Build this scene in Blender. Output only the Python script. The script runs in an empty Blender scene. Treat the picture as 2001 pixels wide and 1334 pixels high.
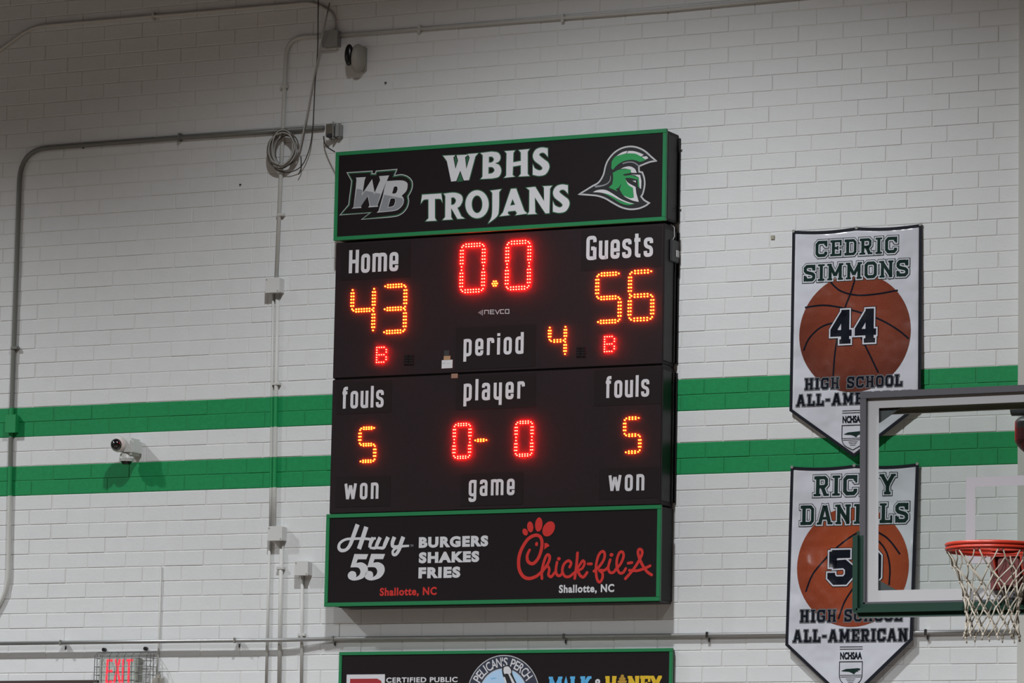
import bpy, math, random
from mathutils import Vector, Matrix
from mathutils.geometry import tessellate_polygon
random.seed(7)
PI = math.pi
SC = bpy.context.scene
COL = SC.collection

# ------------------------------------------------------------------ camera
FPX, YAW, PITCH, ROLL = 8243.3, -0.4630115925, 0.1364759720, 0.0197092529
CAM = Vector((12.1325, -24.3395, 0.8512))
def cam_axes():
    cy, sy, cp, sp = math.cos(YAW), math.sin(YAW), math.cos(PITCH), math.sin(PITCH)
    fw = Vector((sy*cp, cy*cp, sp)); r = Vector((cy, -sy, 0)); u = r.cross(fw)
    c, s = math.cos(ROLL), math.sin(ROLL)
    return (c*r + s*u), (-s*r + c*u), fw
RX, UP, FW = cam_axes()
cd = bpy.data.cameras.new('camera'); cam = bpy.data.objects.new('camera', cd); COL.objects.link(cam)
M3 = Matrix((RX, UP, -FW)).transposed()
cam.matrix_world = Matrix.Translation(CAM) @ M3.to_4x4()
cd.sensor_fit = 'HORIZONTAL'; cd.sensor_width = 36.0; cd.lens = 36.0*FPX/2001.0
cd.clip_start = 0.1; cd.clip_end = 200
SC.camera = cam
# survey helper: the point of the plane y = -d that was measured at pixel (px, py) of the photograph
def P(px, py, d=0.0):
    v = RX*((px-1000.5)/FPX) - UP*((py-667)/FPX) + FW
    t = (-d - CAM.y)/v.y
    q = CAM + v*t
    return q.x, q.z

# ------------------------------------------------------------------ world, lights, exposure
w = bpy.data.worlds.new('hall_air'); SC.world = w; w.use_nodes = True
w.node_tree.nodes['Background'].inputs[0].default_value = (.5, .5, .55, 1)
w.node_tree.nodes['Background'].inputs[1].default_value = 0.02
SC.view_settings.view_transform = 'Standard'
SC.view_settings.look = 'None'
SC.view_settings.exposure = 0.0
SC.view_settings.gamma = 1.0
SC.view_settings.use_curve_mapping = False
# high-bay lamps with reflectors: a row near the wall and a row over the court
LAMPS = [(-7.9, -4.7, 9.0, 1850, 2.32), (.97, -4.7, 9.0, 1450, 2.41), (-7.9, -12.2, 9.0, 7400, 2.36), (.97, -12.2, 9.0, 7400, 2.37), (5.6, -12.2, 9.0, 7900, 2.37)]
for x, y, z, p, cone in LAMPS:
    l = bpy.data.lights.new('gym_lamp', 'SPOT'); l.spot_size = cone; l.spot_blend = .6; l.shadow_soft_size = .16
    l.energy = p; l.color = (.94, .975, 1.0)
    o = bpy.data.objects.new('gym_lamp', l); o.location = (x, y, z); COL.objects.link(o)

# ------------------------------------------------------------------ materials
def lin(c):
    c /= 255.0
    return c/12.92 if c <= .04045 else ((c+.055)/1.055)**2.4
def rgb(r, g, b, k=1.0):
    return (min(lin(r)*k, .92), min(lin(g)*k, .92), min(lin(b)*k, .92))
MATS = {}
def mat(name, col, rough=.6, metal=0.0, spec=.5, emit=None, strength=0, noise=0.0, nscale=30, bump=0.0, bscale=60, bdist=.002, coat=0):
    if name in MATS: return MATS[name]
    m = bpy.data.materials.new(name); m.use_nodes = True; nt = m.node_tree
    b = nt.nodes['Principled BSDF']
    b.inputs['Base Color'].default_value = (*col, 1); b.inputs['Roughness'].default_value = rough
    b.inputs['Metallic'].default_value = metal; b.inputs['Specular IOR Level'].default_value = spec
    if coat: b.inputs['Coat Weight'].default_value = coat
    if emit:
        b.inputs['Emission Color'].default_value = (*emit, 1); b.inputs['Emission Strength'].default_value = strength
    if noise or bump:
        tc = nt.nodes.new('ShaderNodeTexCoord')
    if noise:
        n = nt.nodes.new('ShaderNodeTexNoise'); n.inputs['Scale'].default_value = nscale; n.inputs['Detail'].default_value = 4
        nt.links.new(tc.outputs['Object'], n.inputs['Vector'])
        mx = nt.nodes.new('ShaderNodeMix'); mx.data_type = 'RGBA'
        a = tuple(max(0, c*(1-noise)) for c in col); bb = tuple(min(1, c*(1+noise)) for c in col)
        mx.inputs[6].default_value = (*a, 1); mx.inputs[7].default_value = (*bb, 1)
        nt.links.new(n.outputs['Fac'], mx.inputs[0]); nt.links.new(mx.outputs[2], b.inputs['Base Color'])
    if bump:
        n2 = nt.nodes.new('ShaderNodeTexNoise'); n2.inputs['Scale'].default_value = bscale; n2.inputs['Detail'].default_value = 3
        nt.links.new(tc.outputs['Object'], n2.inputs['Vector'])
        bp = nt.nodes.new('ShaderNodeBump'); bp.inputs['Strength'].default_value = bump; bp.inputs['Distance'].default_value = bdist
        nt.links.new(n2.outputs['Fac'], bp.inputs['Height']); nt.links.new(bp.outputs['Normal'], b.inputs['Normal'])
    MATS[name] = m; return m

M_WALL = mat('white_block_paint', (.74, .745, .75), .55, noise=.05, nscale=9, bump=.5, bscale=45, bdist=.002)
M_JOINT = mat('white_joint_paint', (.685, .68, .665), .7, noise=.08, nscale=20)
M_GREEN = mat('green_stripe_paint', (.011, .27, .088), .6, spec=.3, noise=.16, nscale=30, bump=.6, bscale=45, bdist=.002)
M_GJOINT = mat('green_joint_paint', (.008, .24, .072), .6)
M_FLOOR = mat('maple_floor', (.048, .032, .018), .3, noise=.12, nscale=3)  # out of view; wood colour darkened to weaken its bounce onto the wall
M_CEIL = mat('ceiling_deck', (.08, .075, .07), .8, noise=.1, nscale=2)
M_SIDE = mat('darkened_wall_paint', (.10, .095, .085), .7, noise=.05, nscale=4)  # unseen walls, kept dark so they bounce little light back
M_PILLAR = mat('smooth_pilaster_paint', (.58, .57, .53), .6, noise=.04, nscale=6)
M_FACE = mat('scoreboard_face', (.019, .0115, .0135), .55, spec=.22, noise=.2, nscale=60, bump=.2, bscale=200, bdist=.0006)
M_PLATE = mat('caption_plate_black', (.0145, .0095, .0105), .5, spec=.22)
M_PANEL = mat('sign_panel_black', (.0125, .0085, .0100), .5, spec=.2, noise=.15, nscale=50)
M_SIDEB = mat('cabinet_side_black', (.016, .014, .015), .45, spec=.3, noise=.2, nscale=30)
M_TRIM = mat('green_sign_trim', (.016, .21, .075), .4)
M_WHITE = mat('white_vinyl', (.66, .65, .68), .5)
M_LGREY = mat('pale_grey_vinyl', (.50, .50, .52), .5)
M_MGREY = mat('mid_grey_vinyl', (.24, .25, .27), .5)
M_VGREEN = mat('green_vinyl', (.02, .30, .085), .5)
M_DGREEN = mat('dark_green_vinyl', (.02, .11, .05), .5)
M_RED = mat('red_vinyl', (.60, .025, .02), .5)
M_BLACK = mat('black_vinyl', (.012, .012, .015), .5)
M_BLUE = mat('sky_blue_vinyl', (.42, .62, .85), .5)
M_CYAN = mat('milk_blue_vinyl', (.10, .42, .75), .5)
M_GOLD = mat('honey_gold_vinyl', (.72, .46, .02), .5)
M_DRED = mat('dark_red_vinyl', (.36, .02, .03), .5)
M_NAVY = mat('ring_navy_vinyl', (.03, .035, .06), .5)
def ink(name, col, rough=.2):
    return mat(name, col, rough, spec=.45, bump=.8, bscale=2.0, bdist=.10)
M_BANNER = ink('banner_vinyl', (.66, .665, .73), .18)
M_PRINT_G = ink('banner_dark_green_ink', (.013, .033, .028))
M_PRINT_K = ink('banner_black_ink', (.010, .012, .020))
M_PRINT_W = ink('banner_white_ink', (.66, .665, .73))
M_PRINT_GR = ink('banner_grey_ink', (.16, .165, .18))
M_HEM = mat('banner_black_hem', (.009, .010, .018), .6, spec=.2)
M_COND = mat('painted_conduit', (.60, .595, .57), .5)
M_CONDG = mat('green_painted_conduit', (.010, .28, .085), .5)
M_GALV = mat('galvanised_conduit', (.42, .42, .42), .38, metal=.75)
M_DARKC = mat('weathered_grey_conduit', (.20, .20, .185), .5, metal=.3)
M_BOX = mat('painted_box', (.66, .655, .64), .5)
M_GREYBOX = mat('grey_steel_box', (.30, .30, .29), .5, metal=.2)
M_CABLEW = mat('pale_cable', (.42, .41, .39), .6)
M_CABLEK = mat('dark_cable', (.04, .038, .036), .6)
M_HFRAME = mat('hoop_grey_frame', (.037, .034, .041), .45)
M_HWHITE = mat('hoop_white_border', (.27, .262, .268), .55)
M_PAD = mat('green_foam_pad', (.002, .021, .012), .35)
M_RIM = mat('orange_red_rim', (.34, .024, .011), .35)
M_RIMD = mat('dark_red_bracket', (.075, .006, .005), .5)
M_NET = mat('net_cord', (.27, .235, .19), .85)
M_MAROON = mat('maroon_pad', (.085, .008, .010), .5)
M_DKGREY = mat('dark_grey_housing', (.035, .034, .038), .5)
M_CAMW = mat('camera_white_plastic', (.62, .63, .61), .4)
M_LENS = mat('smoked_dome', (.008, .008, .010), .08, spec=.8)
M_BEIGE = mat('beige_unit_plastic', (.36, .34, .30), .5)
M_DOOR = mat('brown_door_frame', (.06, .04, .035), .5)
M_WIRE = mat('guard_wire', (.20, .20, .20), .45, metal=.5)
M_CHROME = mat('bright_steel', (.75, .75, .75), .2, metal=1)
M_TAN = mat('tan_label', (.40, .24, .13), .6)
M_LED_R = mat('red_led', (.3, .01, .01), .3, emit=(1.0, .0022, .0012), strength=680)
M_LED_A = mat('amber_led', (.3, .12, .01), .3, emit=(1.0, .034, .0016), strength=190)
M_EXIT = mat('exit_letters_lit', (.5, .02, .03), .4, emit=(1.0, .045, .075), strength=1.0)
# clear glass that light passes through
def glass_material():
    m = bpy.data.materials.new('clear_backboard_glass'); m.use_nodes = True; nt = m.node_tree
    nt.nodes.clear()
    out = nt.nodes.new('ShaderNodeOutputMaterial'); mix = nt.nodes.new('ShaderNodeMixShader')
    tr = nt.nodes.new('ShaderNodeBsdfTransparent'); tr.inputs[0].default_value = (.93, .96, .945, 1)
    gl = nt.nodes.new('ShaderNodeBsdfGlossy'); gl.inputs['Roughness'].default_value = .03
    fr = nt.nodes.new('ShaderNodeFresnel'); fr.inputs[0].default_value = 1.35
    nt.links.new(fr.outputs[0], mix.inputs[0]); nt.links.new(tr.outputs[0], mix.inputs[1]); nt.links.new(gl.outputs[0], mix.inputs[2])
    nt.links.new(mix.outputs[0], out.inputs[0]); return m
M_GLASS = glass_material()

# ------------------------------------------------------------------ object helpers
def link(name, verts, faces, m, parent=None, smooth=False, kind=None, label=None):
    me = bpy.data.meshes.new(name); me.from_pydata([tuple(v) for v in verts], [], faces); me.update()
    for mm in (m if isinstance(m, (list, tuple)) else [m]): me.materials.append(mm)
    if smooth:
        for p in me.polygons: p.use_smooth = True
    o = bpy.data.objects.new(name, me); COL.objects.link(o)
    if parent is not None:
        o.parent = parent
        o.matrix_parent_inverse = PINV.get(parent.name, Matrix.Identity(4))
    if kind: o['kind'] = kind
    if label: o['label'] = label
    return o
PINV = {}
def tag(o, label, cat, group=None, kind=None):
    o['label'] = label; o['category'] = cat
    if group: o['group'] = group
    if kind: o['kind'] = kind
    return o
def thing(name, loc, label, cat, group=None):
    o = bpy.data.objects.new(name, None); COL.objects.link(o); o.location = loc; o.empty_display_size = .1
    PINV[o.name] = Matrix.Translation(loc).inverted()
    return tag(o, label, cat, group)
class MB:
    def __init__(s): s.v = []; s.f = []
    def add(s, v, f):
        n = len(s.v); s.v += [tuple(q) for q in v]; s.f += [tuple(i+n for i in q) for q in f]; return s
    def box(s, x0, x1, y0, y1, z0, z1, bev=0.0):
        if bev <= 0:
            v = [(x, y, z) for x in (x0, x1) for y in (y0, y1) for z in (z0, z1)]
            return s.add(v, [(0,1,3,2),(4,6,7,5),(0,4,5,1),(2,3,7,6),(0,2,6,4),(1,5,7,3)])
        b = min(bev, abs(x1-x0)*.45, abs(y1-y0)*.45, abs(z1-z0)*.45)
        import bmesh
        bm = bmesh.new(); bmesh.ops.create_cube(bm, size=1)
        for vv in bm.verts:
            vv.co = Vector(((x0+x1)/2+vv.co.x*abs(x1-x0), (y0+y1)/2+vv.co.y*abs(y1-y0), (z0+z1)/2+vv.co.z*abs(z1-z0)))
        bmesh.ops.bevel(bm, geom=bm.edges[:], offset=b, segments=2, affect='EDGES')
        bm.verts.ensure_lookup_table()
        v = [tuple(q.co) for q in bm.verts]; f = [[q.index for q in p.verts] for p in bm.faces]; bm.free()
        return s.add(v, f)
    def tube(s, pts, r, n=10, closed=False, cap=True):
        pts = [Vector(p) for p in pts]; N = len(pts); rings = []
        nrm = None
        for i, p in enumerate(pts):
            if closed: t = (pts[(i+1) % N]-pts[i-1]).normalized()
            else: t = (pts[min(i+1, N-1)]-pts[max(i-1, 0)]).normalized()
            if nrm is None:
                nrm = t.orthogonal().normalized()
            nrm = (nrm - t*nrm.dot(t)).normalized(); bn = t.cross(nrm)
            rr = r[i] if isinstance(r, (list, tuple)) else r
            rings.append([p + (nrm*math.cos(2*PI*k/n)+bn*math.sin(2*PI*k/n))*rr for k in range(n)])
        v = [q for ring in rings for q in ring]; f = []
        for i in range(N if closed else N-1):
            j = (i+1) % N
            for k in range(n):
                f.append((i*n+k, i*n+(k+1) % n, j*n+(k+1) % n, j*n+k))
        if cap and not closed:
            f.append(tuple(range(n-1, -1, -1))); f.append(tuple((N-1)*n+k for k in range(n)))
        return s.add(v, f)
    def cyl(s, c, axis, r, h, n=24, r2=None):
        a = Vector(axis).normalized(); c = Vector(c)
        return s.tube([c-a*h/2, c+a*h/2], [r, r if r2 is None else r2], n)
    def ball(s, c, rx, ry, rz, n=20, m=12, rot=None):
        v = []; f = []
        for i in range(m+1):
            th = PI*i/m
            for k in range(n):
                q = Vector((rx*math.sin(th)*math.cos(2*PI*k/n), ry*math.sin(th)*math.sin(2*PI*k/n), rz*math.cos(th)))
                if rot: q = rot @ q
                v.append(Vector(c)+q)
        for i in range(m):
            for k in range(n):
                f.append((i*n+k, (i+1)*n+k, (i+1)*n+(k+1) % n, i*n+(k+1) % n))
        return s.add(v, f)
    def build(s, name, m, parent=None, **kw): return link(name, s.v, s.f, m, parent, **kw)

# ---- flat print: polygons and strokes in the (x, z) of a plane, laid a hair above it
def dense(pts, n=6):
    out = []; N = len(pts)
    for i in range(N):
        a, b = pts[i], pts[(i+1) % N]
        sa, sb = len(a) > 2, len(b) > 2
        A = Vector(a[:2]); B = Vector(b[:2]); out.append(A)
        if sa or sb:
            ta = (B - Vector(pts[i-1][:2]))*.5 if sa else (B-A)
            tb = (Vector(pts[(i+2) % N][:2]) - A)*.5 if sb else (B-A)
            for k in range(1, n):
                t = k/n; t2 = t*t; t3 = t2*t
                out.append(A*(2*t3-3*t2+1) + ta*(t3-2*t2+t) + B*(-2*t3+3*t2) + tb*(t3-t2))
    return out
def area(p): return .5*sum(p[i-1][0]*p[i][1]-p[i][0]*p[i-1][1] for i in range(len(p)))
def inset(p, d):          # d > 0 grows
    if area(p) < 0: p = p[::-1]
    out = []; N = len(p)
    for i in range(N):
        e1 = (p[i]-p[i-1]); e2 = (p[(i+1) % N]-p[i])
        if e1.length < 1e-9 or e2.length < 1e-9: continue
        e1.normalize(); e2.normalize()
        n1 = Vector((e1.y, -e1.x)); n2 = Vector((e2.y, -e2.x)); m = n1+n2
        if m.length < .3: m = n1; k = 1
        else:
            m.normalize(); k = min(1/max(m.dot(n1), .01), 1.8)
        out.append(p[i]+m*d*k)
    return out
class Print:
    """collects flat pieces; y = -d for the plane, optional depth function"""
    def __init__(s, d, fn=None): s.d = d; s.fn = fn; s.v = []; s.f = []; s.k = 0
    def put(s, pts2, faces, lift=0.0):
        n = len(s.v); s.k += 1; e = s.k*2e-6
        for q in pts2:
            dd = s.d if s.fn is None else s.fn(q[0], q[1]) + s.d
            s.v.append((q[0], -(dd+e+lift), q[1]))
        for f in faces:
            a, b, c = (pts2[i] for i in f[:3])
            cr = (b[0]-a[0])*(c[1]-a[1])-(b[1]-a[1])*(c[0]-a[0])
            s.f.append(tuple(n+i for i in (f if cr > 0 else f[::-1])))
        return s
    def poly(s, *loops, grow=0.0, n=6):
        L = [dense(l, n) for l in loops]
        if grow: L = [inset(L[0], grow)] + [inset(h, -grow) for h in L[1:]]
        V = [[Vector((q[0], q[1], 0)) for q in l] for l in L]
        tr = tessellate_polygon(V); flat = [q for l in L for q in l]
        return s.put(flat, [t for t in tr])
    def ellipse(s, cx, cz, rx, rz, rot=0, n=32, hole=None):
        def ring(a, b): return [(cx+a*math.cos(t)*math.cos(rot)-b*math.sin(t)*math.sin(rot), cz+a*math.cos(t)*math.sin(rot)+b*math.sin(t)*math.cos(rot)) for t in (2*PI*k/n for k in range(n))]
        o = ring(rx, rz)
        if hole:
            i = ring(*hole)
            return s.put(o+i, [(k, (k+1) % n, n+(k+1) % n, n+k) for k in range(n)])
        return s.put(o+[(cx, cz)], [(k, (k+1) % n, n) for k in range(n)])
    def stroke(s, pts, t, closed=False, smooth=False, ext=0.0, round_=False):
        p = [Vector(q[:2]) for q in pts]
        tw = [q[2] if len(q) > 2 else t for q in pts]
        if smooth:
            q2 = []; w2 = []; N = len(p)
            for i in range(N-1):
                a0 = p[max(i-1, 0)]; a, b = p[i], p[i+1]; b1 = p[min(i+2, N-1)]
                ta = (b-a0)*.5; tb = (b1-a)*.5
                for k in range(7):
                    u = k/7; u2 = u*u; u3 = u2*u
                    q2.append(a*(2*u3-3*u2+1)+ta*(u3-2*u2+u)+b*(-2*u3+3*u2)+tb*(u3-u2)); w2.append(tw[i]+(tw[i+1]-tw[i])*u)
            q2.append(p[-1]); w2.append(tw[-1]); p, tw = q2, w2
        keep = [i for i in range(len(p)) if i == 0 or (p[i]-p[i-1]).length > 2e-4]
        if closed and len(keep) > 2 and (p[keep[-1]]-p[keep[0]]).length < 2e-4: keep.pop()
        p = [p[i] for i in keep]; tw = [tw[i] for i in keep]
        N = len(p)
        if N < 2: return s
        if ext and not closed:
            p = p[:]; p[0] = p[0]-(p[1]-p[0]).normalized()*ext; p[-1] = p[-1]+(p[-1]-p[-2]).normalized()*ext
        Lf = []; Rt = []
        for i in range(N):
            if closed: e1 = (p[i]-p[i-1]).normalized(); e2 = (p[(i+1) % N]-p[i]).normalized()
            else:
                e1 = (p[i]-p[max(i-1, 0)]); e2 = (p[min(i+1, N-1)]-p[i])
                if i == 0: e1 = e2
                if i == N-1: e2 = e1
                e1 = e1.normalized(); e2 = e2.normalized()
            n1 = Vector((-e1.y, e1.x)); n2 = Vector((-e2.y, e2.x)); m = n1+n2
            if m.length < .2: m = n1
            m.normalize(); k = min(1/max(m.dot(n1), .01), 2.2)*tw[i]/2
            Lf.append(p[i]+m*k); Rt.append(p[i]-m*k)
        cnt = N if closed else N-1
        for i in range(cnt):
            j = (i+1) % N
            s.put([Rt[i], Rt[j], Lf[j], Lf[i]], [(0, 1, 2, 3)])
        if round_:
            for q, ww in ((p[0], tw[0]), (p[-1], tw[-1])): s.ellipse(q.x, q.y, ww/2, ww/2, n=14)
        return s
    def build(s, name, m, parent=None, **kw): return link(name, s.v, s.f, m, parent, **kw)
def fillet(pts, closed=False, seg=4):
    """points may carry a radius as third value"""
    out = []; N = len(pts)
    for i, q in enumerate(pts):
        p = Vector(q[:2]); r = q[2] if len(q) > 2 else 0
        if r <= 0 or (not closed and i in (0, N-1)): out.append(p); continue
        a = Vector(pts[i-1][:2]); b = Vector(pts[(i+1) % N][:2])
        d1 = (a-p); d2 = (b-p); rr = min(r, d1.length*.5, d2.length*.5)
        A = p+d1.normalized()*rr; B = p+d2.normalized()*rr
        for k in range(seg+1):
            t = k/seg; out.append(A*(1-t)**2+p*2*t*(1-t)+B*t*t)
    return out

# ---- lettering: condensed captions
R = .105
CAP = {
 'H': (.42, [[(.07,0),(.07,1)],[(.35,0),(.35,1)],[(.07,.5),(.35,.5)]]),
 'o': (.38, ['c',[(.07,.06,R),(.31,.06,R),(.31,.73,R),(.07,.73,R)]]),
 'm': (.62, [[(.07,0),(.07,.79)],[(.07,.73),(.31,.73,R),(.31,0)],[(.31,.73),(.55,.73,R),(.55,0)]]),
 'e': (.38, [[(.07,.36),(.31,.36),(.31,.73,R),(.07,.73,R),(.07,.06,R),(.31,.06,R),(.31,.24)]]),
 'G': (.42, [[(.35,.74),(.35,.94,R),(.07,.94,R),(.07,.06,R),(.33,.06)],[(.35,0),(.35,.52)],[(.2,.48),(.35,.48)]]),
 'u': (.38, [[(.07,.79),(.07,.06,R),(.31,.06)],[(.31,0),(.31,.79)]]),
 's': (.38, [[(.31,.56),(.31,.73,R),(.07,.73,R),(.07,.45,R),(.31,.36,R),(.31,.06,R),(.07,.06,R),(.07,.24)]]),
 't': (.30, [[(.11,1),(.11,.06,R),(.27,.06)],[(.01,.73),(.26,.73)]]),
 'p': (.38, [[(.07,.79),(.07,-.26)],[(.07,.73),(.31,.73,R),(.31,.06,R),(.07,.06)]]),
 'r': (.31, [[(.07,0),(.07,.79)],[(.07,.73),(.27,.73,.06),(.27,.56)]]),
 'i': (.14, [[(.07,0),(.07,.79)],[(.07,.87),(.07,1.0)]]),
 'd': (.38, [[(.31,1),(.31,0)],[(.31,.73),(.07,.73,R),(.07,.06,R),(.31,.06)]]),
 'l': (.14, [[(.07,0),(.07,1)]]),
 'a': (.38, [[(.07,.58),(.07,.73,R),(.31,.73,R),(.31,0)],[(.31,.43),(.07,.43,R),(.07,.06,R),(.31,.06)]]),
 'y': (.38, [[(.07,.79),(.07,.06,R),(.31,.06)],[(.31,.79),(.31,-.26)]]),
 'f': (.29, [[(.11,0),(.11,.94,R),(.27,.94)],[(.01,.73),(.25,.73)]]),
 'w': (.60, [[(.06,.79),(.16,.02)],[(.16,.02),(.29,.7)],[(.30,.7),(.43,.02)],[(.43,.02),(.54,.79)]]),
 'n': (.38, [[(.07,0),(.07,.79)],[(.07,.73),(.31,.73,R),(.31,0)]]),
 'g': (.38, [[(.31,.79),(.31,-.22,R),(.07,-.22,R),(.07,-.08)],[(.31,.73),(.07,.73,R),(.07,.06,R),(.31,.06)]]),
}
# ---- varsity slab letters; a stroke may start with its own thickness
T = .12
def slab(x, z, h=.17): return [T, (x-h, z), (x+h, z)]
BLK = {
 'I': (.44, [[(.22,.0),(.22,1)], slab(.22,.06,.22), slab(.22,.94,.22)]),
 'C': (.80, [[(.70,.70),(.70,.80),(.60,.905),(.22,.905),(.10,.78),(.10,.22),(.22,.095),(.60,.095),(.70,.20),(.70,.32)],[T,(.74,.62),(.74,1.0)]]),
 'E': (.76, [[(.21,0),(.21,1)],[.15,(0,.925),(.72,.925)],[.15,(0,.075),(.72,.075)],[.15,(.2,.5),(.5,.5)],[T,(.70,.64),(.70,1)],[T,(.70,0),(.70,.36)],[.09,(.50,.36),(.50,.64)]]),
 'D': (.82, [[(.21,0),(.21,1)],[.17,(0,.915),(.60,.915),(.72,.79),(.72,.21),(.60,.085),(0,.085)]]),
 'R': (.86, [[(.21,0),(.21,1)],[.17,(0,.915),(.60,.915),(.70,.82),(.70,.58),(.60,.47),(.2,.47)],[(.46,.47),(.64,.08)],slab(.18,.06,.2),slab(.70,.06,.16)]),
 'S': (.78, [[(.66,.66),(.66,.80),(.56,.905),(.22,.905),(.11,.80),(.11,.64),(.20,.55),(.57,.45),(.67,.36),(.67,.20),(.56,.095),(.22,.095),(.12,.2),(.12,.32)],[T,(.71,.64),(.71,1)],[T,(.07,0),(.07,.36)]]),
 'M': (1.06, [[(.20,0),(.20,1)],[(.86,0),(.86,1)],[.19,(.16,.95),(.53,.26)],[.19,(.90,.95),(.53,.26)],slab(.18,.06),slab(.88,.06),slab(.12,.94,.12),slab(.94,.94,.12)]),
 'O': (.80, ['c',[(.22,.095),(.58,.095),(.70,.21),(.70,.79),(.58,.905),(.22,.905),(.10,.79),(.10,.21)]]),
 'N': (.94, [[(.20,0),(.20,1)],[(.74,0),(.74,1)],[.2,(.16,.95),(.78,.05)],slab(.18,.06),slab(.10,.94,.12),slab(.74,.94)]),
 'H': (.90, [[(.20,0),(.20,1)],[(.70,0),(.70,1)],[.17,(.2,.5),(.7,.5)],slab(.18,.06),slab(.72,.06),slab(.18,.94),slab(.72,.94)]),
 'G': (.84, [[(.70,.72),(.70,.80),(.60,.905),(.22,.905),(.10,.78),(.10,.22),(.22,.095),(.60,.095),(.71,.20),(.71,.48)],[.14,(.44,.46),(.82,.46)],[T,(.74,.64),(.74,1.0)]]),
 'L': (.74, [[(.21,0),(.21,1)],[.16,(0,.08),(.70,.08)],[T,(.68,0),(.68,.38)],slab(.2,.94,.2)]),
 'A': (.94, [[(.18,.05),(.44,.97)],[(.76,.05),(.50,.97)],[.14,(.26,.32),(.68,.32)],slab(.15,.06,.15),slab(.79,.06,.15)]),
 'Y': (.90, [[(.14,.95),(.45,.45)],[(.76,.95),(.45,.45)],[(.45,.5),(.45,0)],slab(.45,.06,.19),slab(.13,.94,.14),slab(.77,.94,.14)]),
 'K': (.90, [[(.21,0),(.21,1)],[.18,(.22,.38),(.68,.95)],[.18,(.38,.56),(.70,.05)],slab(.19,.06,.19),slab(.19,.94,.19),slab(.72,.94,.15),slab(.74,.06,.15)]),
 '-': (.46, [[.16,(.04,.46),(.42,.46)]]),
 ' ': (.42, []),
 '4': (.92, [[.23,(.60,0),(.60,1)],[.17,(.56,.93),(.10,.40),(.10,.31),(.88,.31)],[T,(.36,.06),(.84,.06)]]),
 '5': (.86, [[.2,(.76,.90),(.12,.90)],[.2,(.16,.98),(.16,.50)],[.2,(.16,.58),(.56,.60),(.72,.48),(.72,.24),(.58,.1),(.24,.1),(.11,.22),(.11,.34)]]),
 '0': (.84, ['c',[(.24,.10),(.60,.10),(.72,.22),(.72,.78),(.60,.90),(.24,.90),(.12,.78),(.12,.22)]]),
 '&': (.70, [[.15,(.66,.08),(.14,.72),(.22,.92),(.42,.92),(.48,.76),(.10,.30),(.14,.08),(.44,.08),(.62,.42)]]),
 'V': (.7, [[(.08,1),(.35,.05)],[(.62,1),(.35,.05)]]),
}
def word(pr, text, font, x0, z0, x1, h, t=.14, gap=.1, grow=0.0):
    ws = [font[c][0] for c in text]; tot = sum(ws)+gap*(len(text)-1)
    sx = (x1-x0)/tot; x = x0
    for c, wd in zip(text, ws):
        closed = False
        for st in font[c][1]:
            if st == 'c': closed = True; continue
            tt = t
            if isinstance(st[0], (int, float)): tt = st[0]*(t/.2 if font is BLK else 1); st = st[1:]
            pts = [(x+q[0]*sx, z0+q[1]*h) + ((q[2]*sx*1.0,) if len(q) > 2 else ()) for q in st]
            k = (sx+h)/2
            pts = fillet(pts, closed)
            pr.stroke(pts, tt*k+2*grow, closed=closed, ext=grow)
        x += (wd+gap)*sx
def place(pr, text, font, pl, prt, hp, d, **kw):
    """pl, prt: measured left and right ends of the baseline; hp: cap height in the same measure"""
    xa, za = P(pl[0], pl[1], d); xb, zb = P(prt[0], prt[1], d); xc, zc = P(pl[0], pl[1]-hp, d)
    word(pr, text, font, xa, (za+zb)/2, xb, zc-za, **kw)
def bfont(pr, text, x0, z0, x1, z1, off=0.0, space=1.0, fit_top=None):
    """text set in Blender's own font, fitted to a rectangle"""
    cu = bpy.data.curves.new('t', 'FONT'); cu.body = text; cu.size = 1; cu.offset = off; cu.space_character = space
    cu.resolution_u = 4
    o = bpy.data.objects.new('t', cu); COL.objects.link(o)
    me = bpy.data.meshes.new_from_object(o)
    bpy.data.objects.remove(o); bpy.data.curves.remove(cu)
    vs = [v.co.copy() for v in me.vertices]; fs = [tuple(p.vertices) for p in me.polygons]
    bpy.data.meshes.remove(me)
    ax, bx = min(v.x for v in vs), max(v.x for v in vs); ay, by = min(v.y for v in vs), max(v.y for v in vs)
    if fit_top is not None: ay, by = fit_top
    q = [(x0+(v.x-ax)/(bx-ax)*(x1-x0), z0+(v.y-ay)/(by-ay)*(z1-z0)) for v in vs]
    pr.put(q, fs)
def bplace(pr, text, pl, prt, hp, d, **kw):
    xa, za = P(pl[0], pl[1], d); xb, zb = P(prt[0], prt[1], d); xc, zc = P(pl[0], pl[1]-hp, d)
    z = (za+zb)/2
    bfont(pr, text, xa, z, xb, z+zc-za, **kw)
class Crop:
    """coordinates read in an enlarged crop of the photograph, returned on the plane y = -d"""
    def __init__(s, x, y, k, d): s.x, s.y, s.k, s.d = x, y, k, d
    def __call__(s, pts):
        out = []
        for q in pts:
            X, Z = P(s.x+q[0]/s.k, s.y+q[1]/s.k, s.d)
            out.append((X, Z)+tuple(q[2:]))
        return out
    def one(s, x, y): return P(s.x+x/s.k, s.y+y/s.k, s.d)
    def m(s, v): return v/s.k/300.0

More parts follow.
